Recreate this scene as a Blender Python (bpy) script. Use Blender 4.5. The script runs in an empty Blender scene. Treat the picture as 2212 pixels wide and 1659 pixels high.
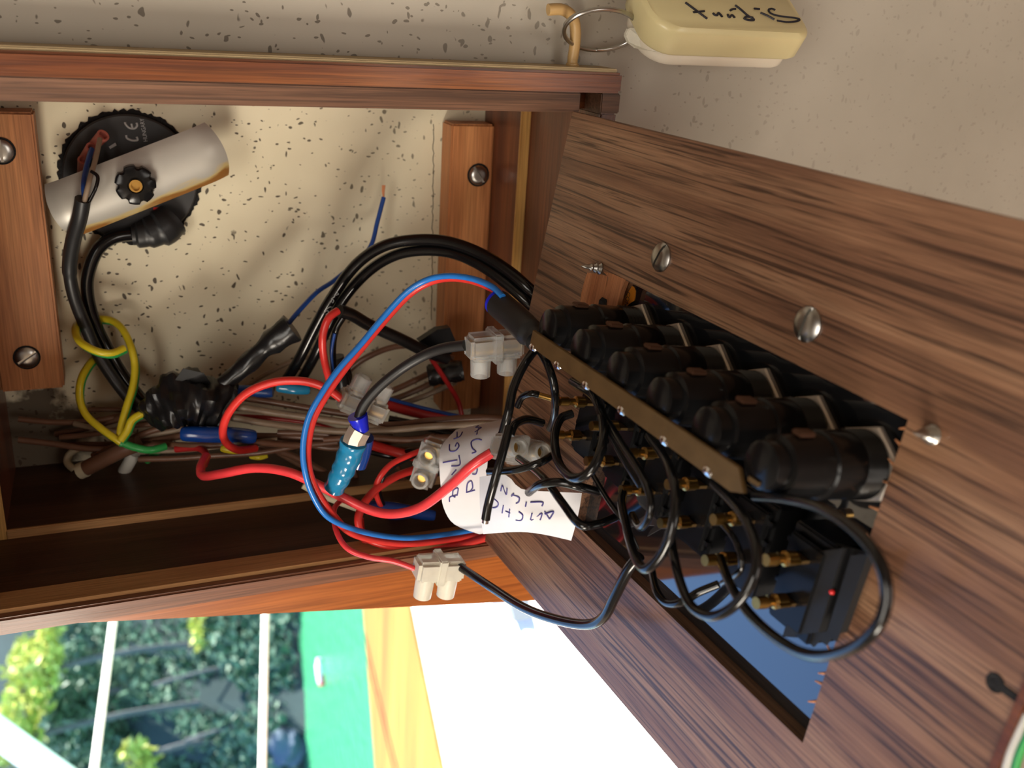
import bpy, bmesh, math, random
from mathutils import Vector, Matrix
from mathutils.bvhtree import BVHTree
random.seed(7)
scene = bpy.context.scene
# ---------------------------------------------------------------- camera (solved from the box's vanishing points)
F, CX, CY = 2100.0, 1106.0, 829.5
MM = 0.001
DW = 410.0                                   # camera to bulkhead, mm
RW = Matrix(((0.060933, -0.928214, -0.367022),
             (-0.370081, -0.362507, 0.855353),
             (-0.926999, 0.083709, -0.365603)))   # photo right / photo down / forward, in world
CAMP = Vector((0, -DW * MM, 0))
cam_d = bpy.data.cameras.new('camera'); cam = bpy.data.objects.new('camera', cam_d)
scene.collection.objects.link(cam); scene.camera = cam
cam_d.sensor_width = 36.0; cam_d.lens = F / 2212 * 36.0
cam_d.clip_start = 0.01; cam_d.clip_end = 200
M = Matrix.Identity(4)
for i in range(3):
    M[i][0] = RW[i][0]; M[i][1] = -RW[i][1]; M[i][2] = -RW[i][2]; M[i][3] = CAMP[i]
cam.matrix_world = M
cam_d.dof.use_dof = True; cam_d.dof.focus_distance = 0.315; cam_d.dof.aperture_fstop = 16
# ---------------------------------------------------------------- world, sun, exposure
w = bpy.data.worlds.new('sky'); scene.world = w; w.use_nodes = True
nt = w.node_tree; bg = nt.nodes['Background']
sky = nt.nodes.new('ShaderNodeTexSky'); sky.sky_type = 'HOSEK_WILKIE'; sky.turbidity = 2.4; sky.ground_albedo = 0.4
sky.sun_direction = (0.40, 0.46, 0.79)
nt.links.new(sky.outputs['Color'], bg.inputs['Color']); bg.inputs['Strength'].default_value = 15.0
sd = bpy.data.lights.new('sun', 'SUN'); sd.energy = 24.0; sd.angle = 0.01; sd.color = (1.0, 0.95, 0.86)
sun = bpy.data.objects.new('sun', sd); scene.collection.objects.link(sun)
sun.rotation_euler = Vector((0.40, 0.46, 0.79)).to_track_quat('Z', 'Y').to_euler(); sun.location = (3, 3, 6)
def area(name, loc, target, sx, sy, power, col):
    d = bpy.data.lights.new(name, 'AREA'); d.shape = 'RECTANGLE'; d.size = sx; d.size_y = sy; d.energy = power; d.color = col
    o = bpy.data.objects.new(name, d); scene.collection.objects.link(o); o.location = loc
    o.rotation_euler = (Vector(loc) - Vector(target)).to_track_quat('Z', 'Y').to_euler(); return o
area('assumed_side_light', (-0.985, -1.12, 0.25), (0, -1.12, 0.25), 0.60, 0.30, 25.0, (1.0, 0.91, 0.77))     # lamps added for assumed side and overhead light, plus an added end fill
area('end_fill', (0.03, -1.485, -0.62), (0.03, 0, -0.62), 0.55, 0.40, 3.6, (1.0, 0.93, 0.84))  # added fill lamp that lightens the bulkhead beyond the panel
area('assumed_overhead_light', (-0.15, -0.78, 0.405), (-0.15, -0.78, 0), 0.45, 0.45, 5.0, (1.0, 0.94, 0.84))  # lamp added for assumed light from above; the ceiling has no opening

vs = scene.view_settings; vs.view_transform = 'Standard'; vs.look = 'None'; vs.gamma = 1; vs.use_curve_mapping = False
vs.exposure = 0.0
# ---------------------------------------------------------------- frames: abc = along wall (photo right), along wall (photo down), out of wall; mm
def T(a, b, c): return Vector((-b, -c, -a)) * MM
def ray(px, py):
    return RW @ Vector(((px - CX) / F, (py - CY) / F, 1.0))
def W(px, py, c):                              # pixel on the plane c mm in front of the bulkhead
    d = ray(px, py); t = (DW - c) * MM / d.y
    return CAMP + d * t
def Wh(px, py, z):                             # pixel on a horizontal plane
    d = ray(px, py); return CAMP + d * (z / d.z)
# door panel frame
PA = W(1240, 241, 105.86)
PU = -( RW @ Vector((7 - CX, -58 - CY, F)).normalized())
PV = RW @ Vector((-286 - CX, 8025 - CY, F)).normalized(); PV = (PV - PU * PV.dot(PU)).normalized()
PN = PV.cross(PU).normalized()                # up, out of the panel's visible side
PM = Matrix(((PU.x, -PV.x, PN.x, PA.x), (PU.y, -PV.y, PN.y, PA.y), (PU.z, -PV.z, PN.z, PA.z), (0, 0, 0, 1)))
def P(px, py, h):                              # pixel on the plane h mm above the panel
    d = ray(px, py); o = PA + PN * h * MM
    return CAMP + d * ((o - CAMP).dot(PN) / d.dot(PN))
def L(u, v, h): return Vector((u, -v, h)) * MM   # panel local
def toL(pw): return PM.inverted() @ pw
def pt(p):
    return P(p[0], p[1], p[2]) if len(p) == 4 else W(*p)
def dist(p): return (p - CAMP).dot(RW @ Vector((0, 0, 1)))
# ---------------------------------------------------------------- objects
C = scene.collection
def tag(o, label=None, cat=None, group=None, kind=None):
    if label: o['label'] = label
    if cat: o['category'] = cat
    if group: o['group'] = group
    if kind: o['kind'] = kind
    return o
def empty(name, loc=(0, 0, 0), mat4=None):
    o = bpy.data.objects.new(name, None); C.objects.link(o); o.empty_display_size = 0.01
    o.matrix_basis = mat4 if mat4 is not None else Matrix.Translation(Vector(loc))
    WM[o.name] = o.matrix_basis.copy()
    return o
WM = {}
def obj(name, bm, m, parent=None, smooth=False, bevel=0, local=False, mat4=None, loc=None):
    """local: mesh is in the parent's frame (loc = offset there); mat4: mesh is in that frame; else world coordinates, origin at the mesh centre"""
    me = bpy.data.meshes.new(name)
    if bevel:
        bmesh.ops.bevel(bm, geom=[e for e in bm.edges if e.is_manifold and e.calc_face_angle(0) > 0.5], offset=bevel * MM, segments=2, affect='EDGES', clamp_overlap=True)
    bm.normal_update(); c = Vector((0, 0, 0))
    if not local and mat4 is None:
        xs = [v.co for v in bm.verts]; c = Vector([(min(p[i] for p in xs) + max(p[i] for p in xs)) / 2 for i in range(3)])
        for v in bm.verts: v.co -= c
    bm.to_mesh(me); bm.free()
    if smooth:
        for p in me.polygons: p.use_smooth = True
        me.set_sharp_from_angle(angle=0.7)
    me.materials.append(m)
    o = bpy.data.objects.new(name, me); C.objects.link(o)
    return place(o, parent, c, local, mat4, loc)
def place(o, parent, c=Vector((0, 0, 0)), local=False, mat4=None, loc=None):
    if local:
        o.parent = parent; o.location = loc if loc is not None else (0, 0, 0)
        WM[o.name] = WM[parent.name] @ Matrix.Translation(o.location)
    else:
        wm = mat4 if mat4 is not None else Matrix.Translation(c)
        o.matrix_basis = wm; WM[o.name] = wm.copy()
        if parent is not None: o.parent = parent; o.matrix_parent_inverse = WM[parent.name].inverted()
    return o
def dup(o, parent, loc):
    """copy of a part (panel-local) and its sub-parts"""
    c = o.copy(); C.objects.link(c); c.parent = parent; c.location = loc; WM[c.name] = WM[parent.name] @ Matrix.Translation(loc)
    for k in [x for x in KIDS.get(o.name, [])]:
        d = k.copy(); C.objects.link(d); d.parent = c
    return c
KIDS = {}
def NB(): return bmesh.new()
def box_pts(bm, P8):
    v = [bm.verts.new(p) for p in P8]
    for f in ((0, 3, 2, 1), (4, 5, 6, 7), (0, 1, 5, 4), (1, 2, 6, 5), (2, 3, 7, 6), (3, 0, 4, 7)):
        bm.faces.new([v[i] for i in f])
    bmesh.ops.recalc_face_normals(bm, faces=bm.faces)
    return bm
def box(bm, fn, a0, a1, b0, b1, c0, c1):
    return box_pts(bm, [fn(a0, b0, c0), fn(a1, b0, c0), fn(a1, b1, c0), fn(a0, b1, c0), fn(a0, b0, c1), fn(a1, b0, c1), fn(a1, b1, c1), fn(a0, b1, c1)])
def frame_of(d):
    d = d.normalized(); u = Vector((0, 0, 1)) if abs(d.z) < 0.9 else Vector((1, 0, 0))
    x = d.cross(u).normalized(); return x, d.cross(x).normalized()
def lathe(bm, p0, axis, prof, n=24, x=None):
    """prof: (along, radius) metres along axis from p0"""
    axis = axis.normalized()
    if x is None: x, y = frame_of(axis)
    else: x = (x - axis * x.dot(axis)).normalized(); y = axis.cross(x)
    rings = []
    for s, r in prof:
        rings.append([bm.verts.new(p0 + axis * s + (x * math.cos(2 * math.pi * k / n) + y * math.sin(2 * math.pi * k / n)) * r) for k in range(n)])
    for A, B in zip(rings, rings[1:]):
        for k in range(n): bm.faces.new((A[k], A[(k + 1) % n], B[(k + 1) % n], B[k]))
    bm.faces.new(rings[0][::-1]); bm.faces.new(rings[-1])
    bmesh.ops.recalc_face_normals(bm, faces=bm.faces)
    return bm
def spline(pts, sub=8):
    if len(pts) < 3: return pts
    out = []; n = len(pts)
    for i in range(n - 1):
        p0 = pts[max(i - 1, 0)]; p1 = pts[i]; p2 = pts[i + 1]; p3 = pts[min(i + 2, n - 1)]
        for k in range(sub):
            t = k / sub
            out.append(0.5 * ((2 * p1) + (p2 - p0) * t + (2 * p0 - 5 * p1 + 4 * p2 - p3) * t * t + (3 * p1 - p0 - 3 * p2 + p3) * t ** 3))
    out.append(pts[-1]); return out
def tube(bm, pts, r, n=10, rfun=None, flat=None):
    """swept tube; r number or per-point list; flat=(direction, factor) squashes"""
    N = len(pts); t0 = (pts[1] - pts[0]).normalized(); x, y = frame_of(t0); rings = []; prev = t0
    for i, p in enumerate(pts):
        t = (pts[min(i + 1, N - 1)] - pts[max(i - 1, 0)]).normalized()
        q = prev.rotation_difference(t); x = q @ x; x = (x - t * x.dot(t)).normalized(); y = t.cross(x); prev = t
        rr = r[min(len(r) - 1, int(i * len(r) / N))] if isinstance(r, (list, tuple)) else r
        ring = []
        for k in range(n):
            a = 2 * math.pi * k / n; R_ = rr * (rfun(i / max(1, N - 1), a) if rfun else 1.0)
            o = (x * math.cos(a) + y * math.sin(a)) * R_
            if flat: o = o - flat[0] * o.dot(flat[0]) * (1 - flat[1])
            ring.append(bm.verts.new(p + o))
        rings.append(ring)
    for A, B in zip(rings, rings[1:]):
        for k in range(n): bm.faces.new((A[k], A[(k + 1) % n], B[(k + 1) % n], B[k]))
    bm.faces.new(rings[0][::-1]); bm.faces.new(rings[-1])
    bmesh.ops.recalc_face_normals(bm, faces=bm.faces)
    return bm
def strokes_on(target, strokes, width_mm, m, parent, name, lift=0.15, sub=5):
    """pen strokes given in photo pixels, dropped on a real surface as thin ink"""
    me = target.data; mw = WM[target.name]
    bv = BVHTree.FromPolygons([mw @ v.co for v in me.vertices], [p.vertices[:] for p in me.polygons])
    bm = NB(); any_ = False
    for s in strokes:
        pts = []
        for px, py in s:
            d = ray(px, py).normalized(); h = bv.ray_cast(CAMP, d)
            if h[0] is not None: pts.append(h[0] - d * lift * MM)
        if len(pts) > 1: tube(bm, spline(pts, sub), width_mm / 2 * MM, 5); any_ = True
    if not any_: bm.free(); return None
    return obj(name, bm, m, parent)
# ---------------------------------------------------------------- materials
MAT = {}
def nodes_of(name):
    m = bpy.data.materials.new(name); m.use_nodes = True; t = m.node_tree; return m, t, t.nodes['Principled BSDF']
def plain(name, col, rough=0.5, metal=0.0, spec=0.5, var=0.12, scale=300, bump=0.0, trans=0.0, sss=0.0, coat=0.0, ior=1.45):
    m, t, b = nodes_of(name); N = t.nodes.new
    tc = N('ShaderNodeTexCoord'); nz = N('ShaderNodeTexNoise'); nz.inputs['Scale'].default_value = scale; nz.inputs['Detail'].default_value = 3
    t.links.new(tc.outputs['Object'], nz.inputs['Vector'])
    mx = N('ShaderNodeMix'); mx.data_type = 'RGBA'
    mx.inputs['A'].default_value = tuple(c * (1 - var) for c in col) + (1,); mx.inputs['B'].default_value = tuple(min(1, c * (1 + var)) for c in col) + (1,)
    t.links.new(nz.outputs['Fac'], mx.inputs['Factor']); t.links.new(mx.outputs['Result'], b.inputs['Base Color'])
    b.inputs['Roughness'].default_value = rough; b.inputs['Metallic'].default_value = metal; b.inputs['Specular IOR Level'].default_value = spec
    b.inputs['Transmission Weight'].default_value = trans; b.inputs['IOR'].default_value = ior; b.inputs['Coat Weight'].default_value = coat
    if sss: b.inputs['Subsurface Weight'].default_value = sss; b.inputs['Subsurface Radius'].default_value = (0.004, 0.004, 0.004); b.inputs['Subsurface Scale'].default_value = 1.0
    if bump:
        bp = N('ShaderNodeBump'); bp.inputs['Strength'].default_value = bump; bp.inputs['Distance'].default_value = 0.0006
        t.links.new(nz.outputs['Fac'], bp.inputs['Height']); t.links.new(bp.outputs['Normal'], b.inputs['Normal'])
    MAT[name] = m; return m
def wood(name, axis, c_dark, c_mid, c_light, rough=0.45, grain=1.0, streak=0.5, coat=0.0, spec=0.4):
    """grain runs along axis (object coordinates); fine fibre + broad bands + dark pore streaks"""
    m, t, b = nodes_of(name); N = t.nodes.new; lk = t.links.new
    tc = N('ShaderNodeTexCoord')
    def tex(sa, sx, det, rough_=0.6, dist_=0.0):
        mp = N('ShaderNodeMapping'); sc = [sx, sx, sx]; sc[axis] = sa; mp.inputs['Scale'].default_value = sc
        lk(tc.outputs['Object'], mp.inputs['Vector']); nz = N('ShaderNodeTexNoise'); nz.inputs['Scale'].default_value = 1.0
        nz.inputs['Detail'].default_value = det; nz.inputs['Roughness'].default_value = rough_; nz.inputs['Distortion'].default_value = dist_
        lk(mp.outputs['Vector'], nz.inputs['Vector']); return nz
    band = tex(6 * grain, 90 * grain, 3, 0.5, 0.35); fib = tex(40 * grain, 1500 * grain, 2); st = tex(15 * grain, 800 * grain, 4, 0.6, 0.8)
    rp = N('ShaderNodeValToRGB'); e = rp.color_ramp.elements; e[0].position = 0.32; e[0].color = c_dark + (1,); e[1].position = 0.68; e[1].color = c_light + (1,)
    k = e.new(0.5); k.color = c_mid + (1,)
    lk(band.outputs['Fac'], rp.inputs['Fac'])
    r2 = N('ShaderNodeValToRGB'); e2 = r2.color_ramp.elements; e2[0].position = 0.30; e2[0].color = (0.62, 0.58, 0.55, 1); e2[1].position = 0.7; e2[1].color = (1.22, 1.2, 1.18, 1)
    lk(fib.outputs['Fac'], r2.inputs['Fac'])
    mu = N('ShaderNodeMix'); mu.data_type = 'RGBA'; mu.blend_type = 'MULTIPLY'; mu.inputs['Factor'].default_value = 0.75
    lk(rp.outputs['Color'], mu.inputs['A']); lk(r2.outputs['Color'], mu.inputs['B'])
    r3 = N('ShaderNodeValToRGB'); e3 = r3.color_ramp.elements; e3[0].position = 0.38; e3[0].color = (1, 1, 1, 1); e3[1].position = 0.5; e3[1].color = (0, 0, 0, 1)
    lk(st.outputs['Fac'], r3.inputs['Fac'])
    ms = N('ShaderNodeMath'); ms.operation = 'MULTIPLY'; ms.inputs[1].default_value = streak; lk(r3.outputs['Color'], ms.inputs[0])
    mx = N('ShaderNodeMix'); mx.data_type = 'RGBA'; lk(ms.outputs[0], mx.inputs['Factor']); lk(mu.outputs['Result'], mx.inputs['A'])
    mx.inputs['B'].default_value = tuple(c * 0.35 for c in c_dark) + (1,)
    lk(mx.outputs['Result'], b.inputs['Base Color'])
    b.inputs['Roughness'].default_value = rough; b.inputs['Coat Weight'].default_value = coat; b.inputs['Coat Roughness'].default_value = 0.15; b.inputs['Specular IOR Level'].default_value = spec
    bp = N('ShaderNodeBump'); bp.inputs['Strength'].default_value = 0.25; bp.inputs['Distance'].default_value = 0.0003
    lk(fib.outputs['Fac'], bp.inputs['Height']); lk(bp.outputs['Normal'], b.inputs['Normal'])
    MAT[name] = m; return m
def wall_mat(key, lo, hi, dens):
    m, t, b = nodes_of(key); N = t.nodes.new; lk = t.links.new
    tc = N('ShaderNodeTexCoord'); geo = N('ShaderNodeNewGeometry')
    def flecks(scale, thr, rnd, stretch, seed, warp):
        nz = N('ShaderNodeTexNoise'); nz.inputs['Scale'].default_value = 140; nz.inputs['Detail'].default_value = 2; lk(geo.outputs['Position'], nz.inputs['Vector'])
        sub = N('ShaderNodeVectorMath'); sub.operation = 'SUBTRACT'; sub.inputs[1].default_value = (0.5, 0.5, 0.5); lk(nz.outputs['Color'], sub.inputs[0])
        sc = N('ShaderNodeVectorMath'); sc.operation = 'SCALE'; sc.inputs['Scale'].default_value = warp; lk(sub.outputs[0], sc.inputs[0])
        ad = N('ShaderNodeVectorMath'); ad.operation = 'ADD'; lk(geo.outputs['Position'], ad.inputs[0]); lk(sc.outputs[0], ad.inputs[1])
        mp = N('ShaderNodeMapping'); mp.inputs['Scale'].default_value = stretch; mp.inputs['Location'].default_value = (seed, 0, seed * 1.7); mp.inputs['Rotation'].default_value = (0, 0.7 + seed, 0); lk(ad.outputs[0], mp.inputs['Vector'])
        vo = N('ShaderNodeTexVoronoi'); vo.inputs['Scale'].default_value = scale; lk(mp.outputs['Vector'], vo.inputs['Vector'])
        se = N('ShaderNodeSeparateColor'); lk(vo.outputs['Color'], se.inputs[0])
        pw = N('ShaderNodeMath'); pw.operation = 'POWER'; pw.inputs[1].default_value = rnd; lk(se.outputs[0], pw.inputs[0])
        mu = N('ShaderNodeMath'); mu.operation = 'MULTIPLY'; mu.inputs[1].default_value = thr; lk(pw.outputs[0], mu.inputs[0])
        lt = N('ShaderNodeMath'); lt.operation = 'SUBTRACT'; lk(mu.outputs[0], lt.inputs[0]); lk(vo.outputs['Distance'], lt.inputs[1])
        mr = N('ShaderNodeMapRange'); mr.inputs[1].default_value = -0.015; mr.inputs[2].default_value = 0.03; lk(lt.outputs[0], mr.inputs[0]); return mr
    f1 = flecks(170, 0.26, 1.9, (1, 1, 2.0), 0.0, 0.005); f2 = flecks(330, 0.33, 2.3, (1.9, 1, 1), 0.31, 0.004); f3 = flecks(95, 0.18, 2.6, (1, 1, 2.4), 0.77, 0.009)
    a1 = N('ShaderNodeMath'); a1.operation = 'MAXIMUM'; lk(f1.outputs[0], a1.inputs[0]); lk(f2.outputs[0], a1.inputs[1])
    a2 = N('ShaderNodeMath'); a2.operation = 'MAXIMUM'; lk(a1.outputs[0], a2.inputs[0]); lk(f3.outputs[0], a2.inputs[1])
    # fewer flecks on the clean part of the bulkhead, lower down
    sp = N('ShaderNodeSeparateXYZ'); lk(geo.outputs['Position'], sp.inputs[0])
    cl = N('ShaderNodeMapRange'); cl.inputs[1].default_value = -0.24; cl.inputs[2].default_value = -0.06; cl.inputs[3].default_value = 0.18; cl.inputs[4].default_value = dens; lk(sp.outputs['Z'], cl.inputs[0])
    a3 = N('ShaderNodeMath'); a3.operation = 'MULTIPLY'; lk(a2.outputs[0], a3.inputs[0]); lk(cl.outputs[0], a3.inputs[1])
    bn = N('ShaderNodeTexNoise'); bn.inputs['Scale'].default_value = 18; bn.inputs['Detail'].default_value = 4; lk(geo.outputs['Position'], bn.inputs['Vector'])
    rp = N('ShaderNodeValToRGB'); e = rp.color_ramp.elements; e[0].position = 0.3; e[0].color = lo + (1,); e[1].position = 0.7; e[1].color = hi + (1,); lk(bn.outputs['Fac'], rp.inputs['Fac'])
    mx = N('ShaderNodeMix'); mx.data_type = 'RGBA'; lk(a3.outputs[0], mx.inputs['Factor']); lk(rp.outputs['Color'], mx.inputs['A']); mx.inputs['B'].default_value = (0.05, 0.036, 0.022, 1)
    # bilge-brown stain where the loom comes through the bulkhead
    ds = N('ShaderNodeVectorMath'); ds.operation = 'DISTANCE'; lk(geo.outputs['Position'], ds.inputs[0]); ds.inputs[1].default_value = tuple(W(60, 950, 0))
    sn = N('ShaderNodeTexNoise'); sn.inputs['Scale'].default_value = 120; sn.inputs['Detail'].default_value = 5; lk(geo.outputs['Position'], sn.inputs['Vector'])
    sm = N('ShaderNodeMath'); sm.operation = 'MULTIPLY_ADD'; sm.inputs[1].default_value = 0.035; lk(sn.outputs['Fac'], sm.inputs[0]); lk(ds.outputs['Value'], sm.inputs[2])
    sr = N('ShaderNodeMapRange'); sr.inputs[1].default_value = 0.037; sr.inputs[2].default_value = 0.043; sr.inputs[3].default_value = 0.9; sr.inputs[4].default_value = 0.0; lk(sm.outputs[0], sr.inputs[0])
    m2 = N('ShaderNodeMix'); m2.data_type = 'RGBA'; lk(sr.outputs[0], m2.inputs['Factor']); lk(mx.outputs['Result'], m2.inputs['A']); m2.inputs['B'].default_value = (0.05, 0.028, 0.016, 1)
    lk(m2.outputs['Result'], b.inputs['Base Color']); b.inputs['Roughness'].default_value = 0.5; b.inputs['Specular IOR Level'].default_value = 0.35
    bp = N('ShaderNodeBump'); bp.inputs['Strength'].default_value = 0.15; bp.inputs['Distance'].default_value = 0.0005; lk(bn.outputs['Fac'], bp.inputs['Height']); lk(bp.outputs['Normal'], b.inputs['Normal'])
    MAT[key] = m; return m
def rusty_alu():
    m, t, b = nodes_of('stained aluminium'); N = t.nodes.new; lk = t.links.new
    tc = N('ShaderNodeTexCoord'); mp = N('ShaderNodeMapping'); mp.inputs['Scale'].default_value = (30, 90, 200); lk(tc.outputs['Object'], mp.inputs['Vector'])
    nz = N('ShaderNodeTexNoise'); nz.inputs['Scale'].default_value = 1; nz.inputs['Detail'].default_value = 5; lk(mp.outputs['Vector'], nz.inputs['Vector'])
    sp = N('ShaderNodeSeparateXYZ'); lk(tc.outputs['Object'], sp.inputs[0])
    ab = N('ShaderNodeMath'); ab.operation = 'MULTIPLY_ADD'; ab.inputs[1].default_value = -0.62; lk(sp.outputs['Y'], ab.inputs[0])
    a2 = N('ShaderNodeMath'); a2.operation = 'ABSOLUTE'; lk(sp.outputs['Y'], a2.inputs[0]); a3 = N('ShaderNodeMath'); a3.operation = 'MULTIPLY'; a3.inputs[1].default_value = 0.42; lk(a2.outputs[0], a3.inputs[0]); lk(a3.outputs[0], ab.inputs[2])
    md = N('ShaderNodeMath'); md.operation = 'MULTIPLY_ADD'; md.inputs[1].default_value = 45; lk(ab.outputs[0], md.inputs[0]); lk(nz.outputs['Fac'], md.inputs[2])
    rp = N('ShaderNodeValToRGB'); e = rp.color_ramp.elements; e[0].position = 0.78; e[0].color = (0.42, 0.40, 0.36, 1); e[1].position = 1.0; e[1].color = (0.30, 0.13, 0.03, 1); k = e.new(0.88); k.color = (0.55, 0.42, 0.18, 1)
    lk(md.outputs[0], rp.inputs['Fac']); lk(rp.outputs['Color'], b.inputs['Base Color'])
    b.inputs['Roughness'].default_value = 0.42; b.inputs['Metallic'].default_value = 0.35
    MAT['alu'] = m; return m
def water_mat():
    m, t, b = nodes_of('green harbour water'); N = t.nodes.new; lk = t.links.new
    geo = N('ShaderNodeNewGeometry'); nz = N('ShaderNodeTexNoise'); nz.inputs['Scale'].default_value = 5; nz.inputs['Detail'].default_value = 4; lk(geo.outputs['Position'], nz.inputs['Vector'])
    b.inputs['Base Color'].default_value = (0.045, 0.25, 0.12, 1); b.inputs['Roughness'].default_value = 0.22; b.inputs['Specular IOR Level'].default_value = 0.28
    bp = N('ShaderNodeBump'); bp.inputs['Strength'].default_value = 0.8; bp.inputs['Distance'].default_value = 0.08; lk(nz.outputs['Fac'], bp.inputs['Height']); lk(bp.outputs['Normal'], b.inputs['Normal'])
    MAT['water'] = m; return m
wall_mat('wall_inner', (0.60, 0.535, 0.38), (0.70, 0.635, 0.47), 0.95); wall_mat('wall_outer', (0.335, 0.305, 0.255), (0.395, 0.36, 0.305), 0.75); rusty_alu(); water_mat()
wood('teak_rail', 2, (0.115, 0.028, 0.010), (0.19, 0.050, 0.014), (0.30, 0.095, 0.026), 0.38, 1.0, 0.45, 0.25)
wood('teak_lip', 2, (0.10, 0.026, 0.010), (0.185, 0.055, 0.014), (0.27, 0.095, 0.024), 0.38, 1.0, 0.45, 0.15)
wood('teak_rail_x', 0, (0.09, 0.025, 0.012), (0.14, 0.042, 0.018), (0.21, 0.07, 0.026), 0.4, 1.0, 0.4, 0.2)
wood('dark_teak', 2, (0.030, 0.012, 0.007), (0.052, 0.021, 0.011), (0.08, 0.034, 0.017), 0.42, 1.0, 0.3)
wood('bottom_teak', 2, (0.10, 0.036, 0.018), (0.17, 0.065, 0.032), (0.25, 0.105, 0.052), 0.42, 1.0, 0.35, 0.15)
wood('worn_teak', 2, (0.075, 0.036, 0.020), (0.13, 0.062, 0.034), (0.19, 0.095, 0.055), 0.5, 1.0, 0.5)
wood('batten_wood', 0, (0.34, 0.125, 0.042), (0.46, 0.185, 0.066), (0.56, 0.25, 0.095), 0.5, 1.0, 0.15)
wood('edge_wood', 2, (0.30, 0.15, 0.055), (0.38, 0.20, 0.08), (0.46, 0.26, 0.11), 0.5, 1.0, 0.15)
wood('edge_wood_x', 0, (0.36, 0.18, 0.05), (0.48, 0.27, 0.08), (0.58, 0.36, 0.13), 0.45, 1.0, 0.1)
wood('post_wood', 2, (0.27, 0.070, 0.014), (0.36, 0.105, 0.020), (0.43, 0.14, 0.030), 0.35, 0.8, 0.1, 0.3)
wood('panel_teak', 0, (0.125, 0.058, 0.034), (0.225, 0.115, 0.065), (0.31, 0.178, 0.105), 0.40, 1.0, 0.9, 0.12)
wood('raw_ply', 1, (0.33, 0.12, 0.045), (0.42, 0.17, 0.07), (0.5, 0.22, 0.1), 0.7, 1.5, 0.25)
wood('deck_teak', 0, (0.26, 0.095, 0.013), (0.34, 0.14, 0.02), (0.40, 0.19, 0.03), 0.6, 0.15, 0.15)
plain('black_pvc', (0.005, 0.005, 0.0055), 0.17, spec=0.55)
plain('black_rubber', (0.014, 0.014, 0.015), 0.42)
plain('matt_tape', (0.008, 0.008, 0.009), 0.6, bump=0.2, scale=200)
plain('black_tape', (0.010, 0.010, 0.011), 0.28, bump=0.3, scale=160)
plain('black_plastic', (0.006, 0.006, 0.0065), 0.2, spec=0.3)
plain('gauge_black', (0.022, 0.022, 0.024), 0.5)
plain('plate_gloss', (0.010, 0.011, 0.013), 0.05, spec=1.0, scale=900, coat=1.0, ior=1.6)
plain('hole_black', (0.006, 0.005, 0.005), 0.9, bump=1.0, scale=900)
plain('red_pvc', (0.62, 0.035, 0.030), 0.28)
plain('pink_red_pvc', (0.75, 0.05, 0.06), 0.28)
plain('dark_red_pvc', (0.38, 0.02, 0.02), 0.32)
plain('blue_pvc', (0.02, 0.17, 0.58), 0.25)
plain('navy_pvc', (0.012, 0.06, 0.28), 0.3)
plain('brown_pvc', (0.155, 0.075, 0.045), 0.35, var=0.3, scale=120)
plain('grey_brown_pvc', (0.27, 0.20, 0.14), 0.4, var=0.3, scale=120)
plain('yellow_pvc', (0.62, 0.50, 0.02), 0.3)
plain('green_pvc', (0.03, 0.30, 0.07), 0.3)
plain('cream_pvc', (0.62, 0.56, 0.40), 0.4)
plain('white_pvc', (0.66, 0.64, 0.58), 0.4)
plain('blue_crimp', (0.006, 0.05, 0.27), 0.2, coat=0.4)
plain('cyan_crimp', (0.02, 0.28, 0.55), 0.16, trans=0.3, coat=0.5)
plain('ultramarine', (0.012, 0.02, 0.55), 0.2)
plain('nylon', (0.90, 0.94, 0.93), 0.22, trans=0.76, sss=0.0, ior=1.2)
plain('nylon_warm', (0.90, 0.87, 0.76), 0.35, trans=0.35, sss=0.0, ior=1.25)
plain('brass', (0.46, 0.27, 0.075), 0.3, metal=1.0, var=0.3, scale=200)
plain('brass_dull', (0.19, 0.115, 0.045), 0.48, metal=0.75, var=0.35, scale=160, bump=0.1)
plain('steel', (0.45, 0.44, 0.42), 0.3, metal=1.0, var=0.2)
plain('nut_metal', (0.62, 0.55, 0.47), 0.38, metal=0.6, var=0.15)
plain('solder', (0.8, 0.8, 0.82), 0.12, metal=1.0)
plain('copper', (0.55, 0.22, 0.10), 0.4, metal=0.7)
plain('lug_brown', (0.10, 0.045, 0.025), 0.45, metal=0.4)
plain('paper', (0.66, 0.66, 0.70), 0.7, trans=0.0, sss=0.0, var=0.03)
plain('pen_ink', (0.06, 0.05, 0.22), 0.6)
plain('marker_ink', (0.02, 0.02, 0.03), 0.5)
plain('print_grey', (0.42, 0.42, 0.42), 0.6)
plain('hook_plastic', (0.42, 0.27, 0.11), 0.42, sss=0.1, var=0.18, scale=90)
plain('float_yellow', (0.72, 0.64, 0.36), 0.25, sss=0.2, var=0.06, scale=60)
plain('float_white', (0.76, 0.70, 0.58), 0.25, sss=0.2, var=0.05, scale=60)
plain('pink_boot', (0.42, 0.12, 0.09), 0.4)
plain('sticker_orange', (0.72, 0.24, 0.02), 0.5)
plain('white_gelcoat', (0.84, 0.84, 0.83), 0.35)
plain('rope_white', (0.85, 0.83, 0.74), 0.7)
plain('fitting_grey', (0.16, 0.19, 0.22), 0.5)  # dark blue-grey of the deck fitting
plain('silicone', (0.40, 0.30, 0.16), 0.5)
plain('leaf_sun', (0.46, 0.50, 0.11), 0.55, var=0.35, scale=2)  # sunlight put into the leaf colour, against leaf_dark
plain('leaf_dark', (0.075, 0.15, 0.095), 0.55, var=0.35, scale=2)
plain('bark', (0.085, 0.09, 0.095), 0.8, var=0.3, scale=8)
plain('bank_earth', (0.02, 0.04, 0.038), 0.9, var=0.5, scale=1.2)
plain('rock', (0.07, 0.10, 0.14), 0.8, var=0.3, scale=3)
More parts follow.
